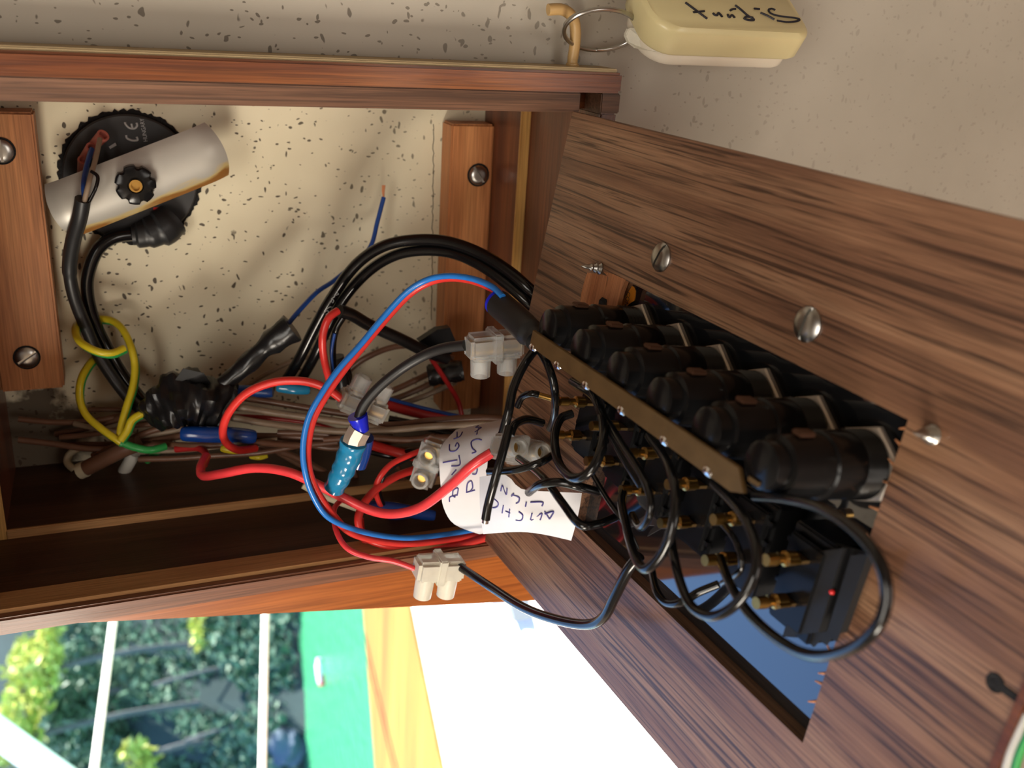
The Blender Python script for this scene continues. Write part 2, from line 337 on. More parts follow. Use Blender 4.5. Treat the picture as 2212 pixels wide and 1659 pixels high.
plain('roof_panel', (0.20, 0.15, 0.105), 0.6)
plain('bench_brown', (0.20, 0.075, 0.03), 0.5)
plain('green_rim', (0.03, 0.25, 0.07), 0.35)
plain('red_led', (0.6, 0.02, 0.02), 0.3)
# ================================================================ SETTING
CO = 91.0                                     # face of the bulkhead; the box is let into it
def bedge(a): return 213.4 + (a + 11.3) * 0.1425
def quad_prism(bm, pts, fn, c0, c1):
    """polygon (a,b) extruded c0..c1"""
    lo = [bm.verts.new(fn(a, b, c0)) for a, b in pts]; hi = [bm.verts.new(fn(a, b, c1)) for a, b in pts]
    bm.faces.new(lo); bm.faces.new(hi[::-1]); n = len(pts)
    for i in range(n): bm.faces.new((lo[i], hi[i], hi[(i + 1) % n], lo[(i + 1) % n]))
    bmesh.ops.recalc_face_normals(bm, faces=bm.faces); return bm
bm = NB()
quad_prism(bm, [(-420, -620), (900, -620), (900, 24), (-420, 24)], T, 72, CO)
quad_prism(bm, [(-420, 24), (-64, 24), (-64, 203), (-80, 203.0), (-420, bedge(-420))], T, 72, CO)
quad_prism(bm, [(163, 24), (900, 24), (900, 206), (163, 206)], T, 72, CO)
o = obj('wall_front', bm, MAT['wall_outer'])
tag(o, 'grey-beige speckled bulkhead around the wooden box', 'wall', kind='structure')
o = obj('trim_1', quad_prism(NB(), [(-78, 203.8), (900, 203.8), (900, bedge(900)), (-78, bedge(-78) + .3)], T, 40, CO + 2), MAT['post_wood'], bevel=1.0)
tag(o, 'bright orange varnished post edging the open companionway', 'trim', kind='structure')
o = obj('ceiling', box(NB(), T, -440, -420, -620, 1000, 40, 1500), MAT['roof_panel']); tag(o, 'cabin roof lining above the bulkhead', 'ceiling', kind='structure')
o = obj('wall_right', box(NB(), T, -420, 900, -640, -620, -20, 1500), MAT['roof_panel']); tag(o, 'cabin side lining beyond the top of the frame', 'wall', kind='structure')
o = obj('wall_left', box(NB(), T, -420, 900, 1000, 1020, -20, 1500), MAT['roof_panel']); tag(o, 'cabin side lining beyond the companionway', 'wall', kind='structure')
o = obj('wall_back', box(NB(), T, -420, 900, -640, 1020, 1500, 1520), MAT['roof_panel']); tag(o, 'cabin end wall behind the viewer', 'wall', kind='structure')
o = obj('floor', box(NB(), T, 900, 920, -640, 1020, -20, 1520), MAT['bench_brown']); tag(o, 'brown cabin sole far below the box', 'floor', kind='structure')
o = obj('wall_front_lower', quad_prism(NB(), [(300, bedge(300)), (900, bedge(900)), (900, 1000), (300, 1000)], T, 60, CO), MAT['wall_outer']); tag(o, 'painted bulkhead under the companionway sill', 'wall', kind='structure')
def lamp_frame(name, fn, x0, x1, y0, y1, z0, z1):  # frames added around the assumed and fill area lamps, out of view
    bm = NB()
    for q in ((x0 - 30, x1 + 30, y0 - 30, y0), (x0 - 30, x1 + 30, y1, y1 + 30), (x0 - 30, x0, y0, y1), (x1, x1 + 30, y0, y1)): box(bm, fn, *q, z0, z1)
    return tag(obj(name, bm, MAT['post_wood']), 'wooden frame added around an added cabin lamp behind the viewer', 'lamp frame', kind='structure')
lamp_frame('side_lamp_frame', lambda c, a, b: T(a, b, c), 820, 1420, -400, -100, 975, 1000)  # frame added around the assumed side lamp; solid wall behind it
lamp_frame('overhead_lamp_frame', lambda b, c, a: T(a, b, c), -75, 375, 555, 1005, -420, -395)  # frame added around the assumed overhead lamp; solid ceiling behind it
lamp_frame('fill_frame', lambda b, a, c: T(a, b, c), -305, 245, 420, 820, 1475, 1500)  # frame added around the end fill lamp
# ================================================================ WIRING BOX
def ab(px, py, c): p = W(px, py, c); return -p.z / MM, -p.x / MM
BX = empty('wiring_box', T(50, 203.7, 0))
tag(BX, 'open teak box frame fixed to the bulkhead, full of wires', 'box')
D = 105.86
obj('back_panel', box(NB(), T, -64, 163, 24, 203.7, -6, 0), MAT['wall_inner'], BX)
B0 = ab(0, 108, D)[1]
bm = NB(); box(bm, T, -170, 163.2, B0, 34.0, 0, D - 13); box(bm, T, -170, 163.2, B0, 27.4, D - 13, D)
obj('top_rail', bm, MAT['teak_lip'], BX, bevel=0.8)
bm = NB(); box(bm, T, -170, 148.5, 27.4, 34.0, D - 13, D - 0.8); box(bm, T, 156.0, 163.2, 27.4, 34.0, D - 13, D - 0.2)
obj('front_edge', bm, MAT['worn_teak'], BX, bevel=0.4)
bm = NB(); box(bm, T, -170, 162, B0 - 1.2, B0, CO, D - 1.2); obj('sealant_bead', bm, MAT['silicone'], BX, bevel=0.5)
obj('bottom_rail', box(NB(), T, -170, 163.2, 197.2, 203.7, 0, D), MAT['bottom_teak'], BX, bevel=0.7)
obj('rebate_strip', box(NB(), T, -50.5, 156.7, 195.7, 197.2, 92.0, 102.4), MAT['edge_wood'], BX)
obj('right_rail', box(NB(), T, 156.7, 163, 34.0, 197.2, 0, D - 1.5), MAT['teak_rail_x'], BX, bevel=0.6)
obj('left_rail', box(NB(), T, -64, -50.5, 34.0, 197.2, 0, D - 1.5), MAT['teak_rail_x'], BX, bevel=0.6)
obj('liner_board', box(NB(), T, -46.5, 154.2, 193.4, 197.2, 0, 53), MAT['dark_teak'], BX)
obj('dark_facing', box(NB(), T, -50.5, 156.7, 196.5, 197.2, 54.5, 92), MAT['dark_teak'], BX)  # thin facing that darkens the bottom rail's inner face
obj('liner_edge', box(NB(), T, -46.5, 154.0, 193.0, 197.2, 53, 54.5), MAT['edge_wood'], BX, bevel=0.4)
obj('liner_board', box(NB(), T, 154.2, 156.7, 34, 197.2, 0, 43.5), MAT['teak_rail_x'], BX)
obj('liner_edge', box(NB(), T, 152.6, 156.7, 34, 197.2, 43.5, 45.5), MAT['edge_wood_x'], BX, bevel=0.5)
obj('liner_board', box(NB(), T, -50.5, -46.5, 34, 197.2, 0, 53), MAT['teak_rail_x'], BX)
obj('liner_edge', box(NB(), T, -50.5, -46.2, 34, 197.2, 53, 54.5), MAT['edge_wood_x'], BX, bevel=0.4)
def screw_head(bm, p, n, slot, r, dome=1.2, gap=0.5, shank=True):
    n = n.normalized(); s = (slot - n * slot.dot(n)).normalized(); q = n.cross(s); r *= MM; g = gap * MM
    for sg in (-1, 1):
        a0 = math.asin(g / r); an = [a0 + (math.pi - 2 * a0) * k / 14 for k in range(15)]
        def seg(rr, h): return [bm.verts.new(p + (s * math.cos(a) * rr + q * max(math.sin(a) * rr, g) * sg) + n * h) for a in an]
        A = seg(r, -0.6 * MM); B = seg(r, 0.25 * MM); Cc = seg(r * 0.8, dome * 0.75 * MM); Dd = seg(r * 0.45, dome * MM)
        for X, Y in ((A, B), (B, Cc), (Cc, Dd)):
            for k in range(14): bm.faces.new((X[k], X[k + 1], Y[k + 1], Y[k]))
        bm.faces.new(Dd)
        bm.faces.new([A[0], B[0], Cc[0], Dd[0], Dd[-1], Cc[-1], B[-1], A[-1]])
    lathe(bm, p - n * 0.8 * MM, n, [(0, r * 0.96), (0.9 * MM, r * 0.96)], 20)
    bmesh.ops.recalc_face_normals(bm, faces=bm.faces); return bm
OUT = Vector((0, -1, 0))
def batten(px0, px1, ytop, ybot, scr):
    a1, _ = ab(px1, ytop, 13); a0 = px0; _, b0 = ab(px1, ytop, 13); _, b1 = ab(px1, ybot, 13)
    o = obj('batten', box(NB(), T, a0, a1, b0, b1, 0, 13), MAT['batten_wood'], BX, bevel=0.8)
    for sx, sy, sd_ in scr:
        p = W(sx, sy, 13)
        obj('screw_recess', lathe(NB(), p - Vector((0, 0.1, 0)) * MM, OUT, [(0, 4.9 * MM), (0.15 * MM, 4.9 * MM)], 24), MAT['hole_black'], o)
        obj('screw', screw_head(NB(), p + OUT * 0.2 * MM, OUT, W(sx + sd_[0], sy + sd_[1], 13) - p, 4.2), MAT['steel'], o, smooth=True)
batten(-46.5, 71, 243, 843, [(2, 326, (1, 6)), (58, 772, (6, -4))])
a0_, b0_ = ab(976, 268, 13); a1_ = 153.9; _, b1_ = ab(1060, 880, 13)
o = obj('batten', box(NB(), T, a0_, a1_, b0_, b1_, 0, 13), MAT['batten_wood'], BX, bevel=0.8)
p = W(1033, 378, 13)
obj('screw_recess', lathe(NB(), p, OUT, [(0, 5.0 * MM), (0.2 * MM, 5.0 * MM)], 24), MAT['hole_black'], o)
obj('screw', screw_head(NB(), p + OUT * 0.25 * MM, OUT, Vector((1, 0, 0.7)), 4.3, 1.8), MAT['steel'], o, smooth=True)
# crack in the paint beside the batten
bm = NB(); random.seed(3)
tube(bm, [W(937 + (y - 275) * -0.012 + random.uniform(-1.6, 1.6), y, 0.05) for y in range(268, 700, 9)], 0.16 * MM, 5)
o = obj('paint_crack', bm, MAT['hole_black'], BX)
# ================================================================ GAUGE
gc = W(283, 385, 0)
GA = empty('gauge', gc); tag(GA, 'round black instrument back with aluminium clamp bridge in the bulkhead', 'gauge')
X_, Y_ = Vector((0, 0, -1)), Vector((-1, 0, 0))       # photo right, photo down
bm = NB(); random.seed(5); n = 150
ring0 = [bm.verts.new(gc + OUT * 0.5 * MM + (X_ * math.cos(2 * math.pi * k / n) + Y_ * math.sin(2 * math.pi * k / n)) * (25.4 + random.uniform(0, 1.3)) * MM) for k in range(n)]
bm.faces.new(ring0); r2_ = bmesh.ops.extrude_face_region(bm, geom=bm.faces[:])
for v in [g for g in r2_['geom'] if isinstance(g, bmesh.types.BMVert)]: v.co -= OUT * 0.45 * MM
bmesh.ops.recalc_face_normals(bm, faces=bm.faces)
obj('ragged_hole', bm, MAT['hole_black'], GA)
body = obj('back_cover', lathe(NB(), gc, OUT, [(0, 24.6 * MM), (2.2 * MM, 24.6 * MM), (2.8 * MM, 24.0 * MM)], 64), MAT['gauge_black'], GA, smooth=True)
q = lambda L_: [[(60 + x * .22604, 230 + y * .22604) for x, y in s_] for s_ in L_]
strokes_on(body, q([[(1040, 290), (1050, 320), (1000, 325), (950, 305), (940, 275)], [(1040, 155), (1045, 185), (1020, 210), (970, 205), (935, 170), (930, 150)], [(990, 165), (1000, 205)]]), 0.9, MAT['print_grey'], body, 'approval_mark')
def text_obj(name, s, origin, xd, yd, height, m, parent, width=None):
    cu = bpy.data.curves.new(name, 'FONT'); cu.body = s; cu.size = 1.0; cu.extrude = 0.01
    to = bpy.data.objects.new(name, cu); me = bpy.data.meshes.new_from_object(to); bpy.data.objects.remove(to); bpy.data.curves.remove(cu)
    bm = NB(); bm.from_mesh(me); bpy.data.meshes.remove(me)
    xs = [v.co.x for v in bm.verts]; ys = [v.co.y for v in bm.verts]; wd = max(xs) - min(xs); ht = max(ys) - min(ys)
    xd = xd.normalized(); yd = (yd - xd * yd.dot(xd)).normalized(); zd = xd.cross(yd); k = height / ht; kx = (width / wd) if width else k
    for v in bm.verts: v.co = origin + xd * (v.co.x - min(xs)) * kx + yd * (v.co.y - min(ys)) * k + zd * v.co.z * height * 0.3
    return obj(name, bm, m, parent)
g0 = W(318, 297, 3.0); g1 = W(311, 257, 3.0)
text_obj('origin_print', 'HUNGARY', W(319, 305, 3.0), g1 - g0, W(300, 296, 3) - g0, 1.5 * MM, MAT['print_grey'], body, 8.6 * MM)
obj('white_mark', box_pts(NB(), [W(235, 317, 2.8), W(249, 308, 2.8), W(252, 314, 2.8), W(238, 322, 2.8), W(235, 317, 3), W(249, 308, 3), W(252, 314, 3), W(238, 322, 3)]), MAT['print_grey'], body)
obj('red_mark', box_pts(NB(), [W(331, 448, 2.8), W(344, 448, 2.8), W(344, 455, 2.8), W(331, 454, 2.8), W(331, 448, 3), W(344, 448, 3), W(344, 455, 3), W(331, 454, 3)]), MAT['red_led'], body)
# clamp bridge: arched strip of aluminium
cA = W(118, 460, 17); cB = W(478, 318, 17); ax = (cB - cA).normalized(); acr = OUT.cross(ax).normalized(); Lb = (cB - cA).length
bm = NB(); rows = []
for i in range(25):
    s_ = i / 24; row = []
    for k in range(17):
        th = -0.78 + 1.56 * k / 16; R_ = 15.2
        drop = 0
        if s_ < 0.12: drop = ((0.12 - s_) / 0.12) ** 2 * 2
        if s_ > 0.88: drop = ((s_ - 0.88) / 0.12) ** 2 * 2
        sh = -3.5 * (1 - math.cos(th)) / 0.4
        row.append(((s_ - 0.5) * Lb * 1.02 + (sh if s_ > .5 else -sh) * MM * abs(s_ - .5) * 2, math.sin(th) * R_ * MM, (math.cos(th) * R_ - R_ + 6.5 - drop) * MM))
    rows.append(row)
vv = [[bm.verts.new(p) for p in r] for r in rows]
for A, B in zip(vv, vv[1:]):
    for k in range(16): bm.faces.new((A[k], B[k], B[k + 1], A[k + 1]))
bmesh.ops.recalc_face_normals(bm, faces=bm.faces)
bmesh.ops.solidify(bm, geom=bm.faces[:], thickness=0.9 * MM)
mid = (cA + cB) / 2
BM4 = Matrix(((ax.x, acr.x, OUT.x, mid.x), (ax.y, acr.y, OUT.y, mid.y), (ax.z, acr.z, OUT.z, mid.z), (0, 0, 0, 1)))
br = obj('clamp_bridge', bm, MAT['alu'], GA, smooth=True, mat4=BM4)
np_ = W(292, 396, 23)
bm = NB(); n = 48; prof = []
lathe(bm, np_, OUT, [(0, 6.6 * MM), (0.5 * MM, 7.2 * MM), (4.0 * MM, 7.2 * MM), (4.6 * MM, 6.4 * MM), (4.6 * MM, 2.9 * MM), (3.5 * MM, 2.8 * MM)], n)
for v in bm.verts:
    d = v.co - np_; r_ = (d - OUT * d.dot(OUT)); a_ = math.atan2(r_.dot(Y_), r_.dot(X_))
    if r_.length > 6 * MM and math.cos(a_ * 7 + 0.5) < -0.6: v.co -= r_ * 0.14
obj('thumb_nut', bm, MAT['black_plastic'], GA, smooth=True)
obj('stud', lathe(NB(), np_, OUT, [(0, 2.3 * MM), (5.6 * MM, 2.3 * MM), (5.6 * MM, 1.7 * MM), (4.4 * MM, 1.6 * MM)], 20), MAT['brass'], GA, smooth=True)
for (x0, y0), (x1, y1) in (((224, 291), (212, 304)), ((200, 318), (190, 332)), ((182, 342), (180, 362))):
    A = W(x0, y0, 11); B = W(x1, y1, 8); d = (A - B).normalized()
    obj('terminal_boot', lathe(NB(), B - d * 3 * MM, d, [(0, 2.0 * MM), (5 * MM, 2.2 * MM), (7.2 * MM, 2.3 * MM), (7.2 * MM, 1.6 * MM), (5 * MM, 1.4 * MM)], 18), MAT['pink_boot'], GA, smooth=True)
pl0 = W(345, 490, 4); pl1 = W(300, 500, 4)
bm = NB(); tube(bm, spline([W(372, 474, 3), W(350, 492, 5), W(315, 505, 6), W(285, 508, 6)], 6), [7 * MM, 7.4 * MM, 6.2 * MM, 5.2 * MM, 4 * MM], 16)
obj('plug', bm, MAT['black_rubber'], GA, smooth=True)
# ================================================================ HOOK, KEY RING, FLOAT
a_h = ab(1235, 146, 98)[0]
HB = T(a_h, B0 - 1.0, 98)
HK = empty('hook', HB); tag(HK, 'yellowed plastic cup hook screwed to the top rail', 'hook')
bm = NB(); pts = spline([W(1236, 143, 98), W(1237, 128, 98), W(1242, 95, 98.5), W(1243, 62, 99), W(1236, 36, 100), W(1215, 21, 101), W(1184, 21, 101)], 8)
N_ = len(pts); tube(bm, pts, [(2.5 if i < 2 else 2.1 if i < 5 else 1.75) * MM if i < 9 else 1.85 * MM for i in range(N_)], 16)
obj('hook_arm', bm, MAT['hook_plastic'], HK, smooth=True)
obj('screw_shank', lathe(NB(), HB, W(1236, 130, 98) - HB, [(0, 1.1 * MM), ((W(1236, 138, 98) - HB).length, 1.1 * MM)], 12), MAT['brass_dull'], HK)
bm = NB(); pts = []
for i in range(97):
    th = math.radians(200) + i / 96 * 2 * math.pi * 1.72; e_ = 1.0 - 0.045 * (i / 96 - .5)
    x = 80 * e_ * math.cos(th); y = 44 * e_ * math.sin(th); k = math.radians(-4)
    pts.append(W(1298 + x * math.cos(k) - y * math.sin(k), 64 + x * math.sin(k) + y * math.cos(k), 104 - 8.5 * math.sin(th) + 1.0 * (i / 96)))
tube(bm, pts, 0.72 * MM, 10)
tag(obj('key_ring', bm, MAT['steel'], smooth=True), 'steel split ring hanging on the yellowed hook', 'ring')
FE = W(1422, 62, 126); fx = (W(1760, 78, 126) - FE).normalized(); LX = (W(1760, 78, 126) - FE).length
fy = (T(0, -19, -26) - T(0, 0, 0)); fy = (fy - fx * fy.dot(fx)).normalized(); fz = fx.cross(fy).normalized()
if fz.dot(T(0, 1, 0)) < 0: fz = -fz
FL = empty('key_float', FE + fx * LX); tag(FL, 'yellow and white plastic float with handwriting, hanging from the split ring', 'float')
def rounded(w_, d_, r_, n=8):
    pts = []
    for (cx_, cy_, a0) in ((w_ - r_ * .55, r_ * .55, -90), (w_ - r_ * .55, d_ - r_ * .55, 0), (r_, d_ - r_, 90), (r_, r_, 180)):
        rr = r_ * (.55 if cx_ > w_ / 2 else 1)
        for k in range(n + 1):
            a = math.radians(a0 + 90 * k / n); pts.append((cx_ + rr * math.cos(a), cy_ + rr * math.sin(a)))
    return pts
def slab(name, z0, z1, inset, m):
    bm = NB(); pts = rounded(LX / MM - 2 * inset, 30 - 2 * inset, 10)
    prof = [(z0, 1.2), (z0 + 1.0, 0.2), (z0 + 1.8, 0), (z1 - 1.2, 0), (z1, 0.8)]
    rings = []
    for z, ins in prof:
        cx_, cy_ = LX / MM / 2, 15
        rings.append([bm.verts.new(FE + fx * (cx_ + (x + inset - cx_) * (1 - ins / 30)) * MM + fy * (cy_ + (y + inset - cy_) * (1 - ins / 15)) * MM + fz * z * MM) for x, y in pts])
    for A, B in zip(rings, rings[1:]):
        for k in range(len(pts)): bm.faces.new((A[k], A[(k + 1) % len(pts)], B[(k + 1) % len(pts)], B[k]))
    bm.faces.new(rings[0][::-1]); bm.faces.new(rings[-1]); bmesh.ops.recalc_face_normals(bm, faces=bm.faces)
    return obj(name, bm, m, FL, smooth=True)
fl = slab('upper_shell', 0, 10.6, 0, MAT['float_yellow']); slab('lower_shell', 10.6, 16, 2.0, MAT['float_white'])
bm = NB(); 
lug = [W(1352, 76, 106), W(1360, 60, 107), W(1385, 62, 112), W(1402, 82, 117), W(1432, 98, 119), W(1420, 114, 116), W(1378, 104, 111), W(1360, 94, 107)]
lo = [bm.verts.new(p) for p in lug]; hi = [bm.verts.new(p - OUT * 2.2 * MM) for p in lug]; bm.faces.new(lo); bm.faces.new(hi[::-1])
for i in range(8): bm.faces.new((lo[i], hi[i], hi[(i + 1) % 8], lo[(i + 1) % 8]))
bmesh.ops.recalc_face_normals(bm, faces=bm.faces); obj('lug', bm, MAT['nylon_warm'], FL, bevel=0.4)
q = lambda L_: [[(1360 + x * .199, y * .199) for x, y in s_] for s_ in L_]
strokes_on(fl, q([[(605, 30), (740, 130), (840, 205)], [(690, 135), (750, 130), (810, 122)], [(905, 145), (925, 165), (950, 165), (965, 142), (1005, 185)], [(1065, 158), (1080, 190), (1110, 165), (1140, 195)], [(1090, 118), (1120, 100), (1150, 98)], [(1145, 60), (1200, 100), (1280, 170), (1350, 215), (1300, 220), (1245, 205), (1270, 182), (1340, 195)], [(1420, 140), (1500, 175), (1570, 215)], [(1350, 95), (1410, 100)], [(1580, 112), (1540, 95), (1510, 110), (1530, 145), (1600, 170), (1700, 185), (1800, 197), (1845, 215), (1800, 235), (1700, 240), (1600, 225)]]), 0.85, MAT['marker_ink'], fl, 'handwriting')
# ================================================================ HINGED PANEL
PB = empty('hinged_panel', mat4=PM); tag(PB, 'teak panel swung open, its cutout holding fuse holders and switches', 'panel')
def ring_board(outer, inner, h0, h1):
    bm = NB(); n = len(outer)
    def lay(h): return [bm.verts.new(L(u, v, h)) for u, v in outer], [bm.verts.new(L(u, v, h)) for u, v in inner]
    o1, i1 = lay(h1); o0, i0 = lay(h0)
    for k in range(n):
        j = (k + 1) % n
        bm.faces.new((o1[k], o1[j], i1[j], i1[k])); bm.faces.new((o0[j], o0[k], i0[k], i0[j]))
        bm.faces.new((o0[k], o0[j], o1[j], o1[k])); bm.faces.new((i0[j], i0[k], i1[k], i1[j]))
    bmesh.ops.recalc_face_normals(bm, faces=bm.faces); return bm
board = obj('board', ring_board([(-1, 0), (205, 0), (205, 162), (0, 162), (-2, 115), (-2.5, 78), (-2.5, 58)], [(50.5, 44.5), (163, 44.5), (164, 125.6), (54, 125.6), (53, 105), (43, 79), (43.5, 58)], -4.5, 0), MAT['panel_teak'], PB, local=True)
obj('edge_banding', box(NB(), L, 205, 206.6, 0, 162, -4.5, 0.4), MAT['teak_rail_x'], PB, local=True)
u_, v_ = [(toL(P(*p, 0)) / MM) for p in ((2150, 1475), (1464, 1600))]
obj('worm_hole', lathe(NB(), L(u_.x, -u_.y, -1), Vector((0, 0, 1)), [(0, 2.0 * MM), (1.1 * MM, 2.0 * MM)], 14), MAT['hole_black'], PB, local=True)
obj('worm_groove', box(NB(), L, u_.x, 205.2, -u_.y - .9, -u_.y + .9, -1, 0.08), MAT['hole_black'], PB, local=True)
def panel_poly(name, pxs, h, thick, m, parent=PB):
    bm = NB(); lo = [bm.verts.new(toL(P(x, y, h))) for x, y in pxs]; hi = [bm.verts.new(v.co - Vector((0, 0, thick)) * MM) for v in lo]
    bm.faces.new(lo); bm.faces.new(hi[::-1]); n = len(pxs)
    for i in range(n): bm.faces.new((lo[i], hi[i], hi[(i + 1) % n], lo[(i + 1) % n]))
    bmesh.ops.recalc_face_normals(bm, faces=bm.faces); return obj(name, bm, m, parent, local=True)
c6 = lambda L_: [(1080 + x * .2532, 480 + y * .2532) for x, y in L_]
panel_poly('bare_patch', c6([(745, 430), (715, 520), (690, 620), (680, 740), (715, 825), (905, 835), (925, 720), (905, 560), (915, 460), (860, 445)]), 0.12, 0.3, MAT['raw_ply'])
panel_poly('torn_edge', c6([(880, 420), (960, 440), (1070, 490), (1030, 590), (990, 760), (910, 830), (915, 700), (905, 560), (925, 470)]), 0.2, 1.6, MAT['raw_ply'])
panel_poly('old_hole', c6([(870, 640), (910, 660), (905, 720), (860, 750), (838, 710), (845, 665)]), 0.3, 0.3, MAT['hole_black'])
r = random.Random(11)
for k in range(16):                                      # splinters along the saw cut
    v0 = 46 + k * 4.6 + r.uniform(-1, 1)
    bm = NB(); tube(bm, [L(164, v0, -0.5), L(163.2 - r.uniform(.6, 2.6), v0 + r.uniform(-1.5, 1.5), r.uniform(-1, .6))], [0.5 * MM, 0.15 * MM], 5)
    obj('splinter', bm, MAT['raw_ply'], board, local=True)
ND = Vector((0, 0, 1))
for (sx, sy), sl in (((1430, 556), Vector((0.4, 1, 0))), ((1746, 701), Vector((0.12, 1, 0)))):
    p = toL(P(sx, sy, 0)); obj('screw', screw_head(NB(), p + ND * 0.3 * MM, ND, sl, 4.3, 1.4, 0.4), MAT['steel'], PB, smooth=True, local=True)
def wood_screw_tip(px, py, tilt):
    p = toL(P(px, py, 0)); bm = NB(); ax = (ND + tilt).normalized(); prof = []
    for k in range(5): prof += [(k * 1.5 * MM, (2.5 - k * .42) * MM), ((k * 1.5 + .8) * MM, (1.5 - k * .25) * MM)]
    prof.append((8 * MM, 0.15 * MM)); lathe(bm, p - ND * MM, ax, prof, 14)
    obj('screw_tip', bm, MAT['steel'], PB, smooth=True, local=True)
wood_screw_tip(1298, 580, Vector((-0.1, 0, 0))); wood_screw_tip(2014, 940, Vector((0.1, 0.1, 0)))
plate = obj('switch_plate', box(NB(), L, 36, 170, 38, 132, -7, -4.5), MAT['plate_gloss'], PB, local=True)
st = panel_poly('sticker', c6([(1090, 532), (1140, 550), (1156, 585), (1150, 640), (1098, 830), (1000, 820), (1020, 760), (1035, 680)]), -4.3, 0.2, MAT['sticker_orange'])
t0 = P(*c6([(1085, 592)])[0], -4.2); t1 = P(*c6([(1032, 850)])[0], -4.2); ty = P(*c6([(1125, 600)])[0], -4.2)
text_obj('sticker_print', 'CONNECT', t0, t1 - t0, ty - t0, 1.9 * MM, MAT['marker_ink'], st, (t1 - t0).length)
panel_poly('sticker_block', c6([(1010, 728), (1040, 742), (1020, 800), (985, 790)]), -4.2, 0.1, MAT['marker_ink'], st)
# fuse holders
U0, DU, V0 = 58.2, 19.1, 59.0
def fuse_holder():
    b_ = obj('fuse_holder', lathe(NB(), L(0, 0, -5), ND, [(x * MM, y * MM) for x, y in ((0, 8.0), (.6, 7.4), (1.2, 8), (1.8, 7.4), (2.4, 8), (3, 7.4), (3.6, 8), (4.2, 7.4), (4.8, 8), (5.4, 7.4), (6, 7.7), (14, 7.7), (14.4, 7.1), (16.4, 7.1), (16.8, 7.0), (25.2, 6.6), (25.6, 5.4), (29, 5.2), (29.4, 4.6))], 32), MAT['black_plastic'], PB, smooth=True, local=True, loc=L(U0, V0, 3.5))
    k1 = obj('nut', lathe(NB(), L(0, 0, -7.9), ND, [(0, 9.5 * MM), (1.9 * MM, 9.5 * MM), (2.3 * MM, 9.0 * MM)], 6, Vector((0.9, 0.4, 0))), MAT['nut_metal'], b_, local=True)
    k2 = obj('washer', lathe(NB(), L(0, 0, -8), ND, [(0, 10.0 * MM), (0.9 * MM, 10.0 * MM)], 32), MAT['black_plastic'], b_, smooth=True, local=True)
    k3 = obj('side_lug', box(NB(), L, -1.5, 1.5, -7.9, -6.8, 12.5, 17.0), MAT['lug_brown'], b_, bevel=0.3, local=True)
    k4 = obj('end_lug', box(NB(), L, -1.6, 1.6, 3.2, 4.2, 22.5, 25), MAT['brass_dull'], b_, local=True)
    KIDS[b_.name] = [k1, k2, k3, k4]; return b_
fh = fuse_holder()
for i in range(1, 6): dup(fh, PB, L(U0 + DU * i, V0, 3.5))
e0 = toL(P(1149, 735, 29)) / MM; e1 = toL(P(1604, 1036, 29)) / MM
vb = -(e0.y + e1.y) / 2
bm = NB(); quad_prism(bm, [(e0.x, vb - 2.6), (e1.x - 1.5, vb - 2.8), (e1.x + 2.0, vb + 1.6), (e1.x - 2.2, vb + 3.2), (e0.x, vb + 2.4)], lambda u, v, h: L(u, v, h), 28.4, 29.5)
bar = obj('bus_bar', bm, MAT['brass_dull'], PB, local=True, bevel=0.2)
for k, x in enumerate((e0.x + 1.5, U0 + 12, U0 + DU + 9, U0 + 2 * DU + 8, U0 + 3 * DU + 8, U0 + 4 * DU + 6)):
    bm = NB(); bmesh.ops.create_icosphere(bm, subdivisions=2, radius=1.3 * MM)
    for v in bm.verts: v.co = Vector((v.co.x * 1.7, v.co.y * 1.0, v.co.z * .8)) + L(x, vb + 2.4, 28.9)
    obj('solder_blob', bm, MAT['solder'], bar, smooth=True, local=True)
# switches with spade terminals
def switch():
    bm = NB(); box(bm, L, -6.8, 6.8, 76, 101, -4.5, 5.0); box(bm, L, -5.6, 5.6, 78, 99, 5.0, 7.0)
    b_ = obj('switch', bm, MAT['black_plastic'], PB, bevel=0.5, local=True, loc=L(U0, 0, 0)); kids = []
    for v, hh in ((82.0, 8.5), (93.0, 7.5)):
        kids.append(obj('spade_terminal', box(NB(), L, -2.2, 2.2, v - .4, v + .4, 6.5, hh + 4.5), MAT['brass_dull'], b_, local=True))
        bm = NB(); lathe(bm, L(0, v, hh + 1.0), ND, [(0, 1.7 * MM), (3.0 * MM, 1.8 * MM), (3.4 * MM, 1.1 * MM), (5.4 * MM, 1.1 * MM), (5.8 * MM, 1.5 * MM), (8.6 * MM, 1.4 * MM)], 14)
        for s_ in (-1, 1):
            bmesh.ops.create_cone(bm, cap_ends=True, segments=10, radius1=0.5 * MM, radius2=0.5 * MM, depth=3.4 * MM, matrix=Matrix.Translation(L(s_ * 2.0, v, hh + 2.8)))
        kids.append(obj('crimp_terminal', bm, MAT['brass'], b_, smooth=True, local=True))
    for k in range(4):
        kids.append(obj('switch_rib', box(NB(), L, -6.9, 6.9, 80 + k * 5.2, 81.2 + k * 5.2, 4.9, 6.0), MAT['black_pvc'], b_, local=True))
    KIDS[b_.name] = kids; return b_
sw = switch()
for i in range(1, 6): dup(sw, PB, L(U0 + DU * i, 0, 0))
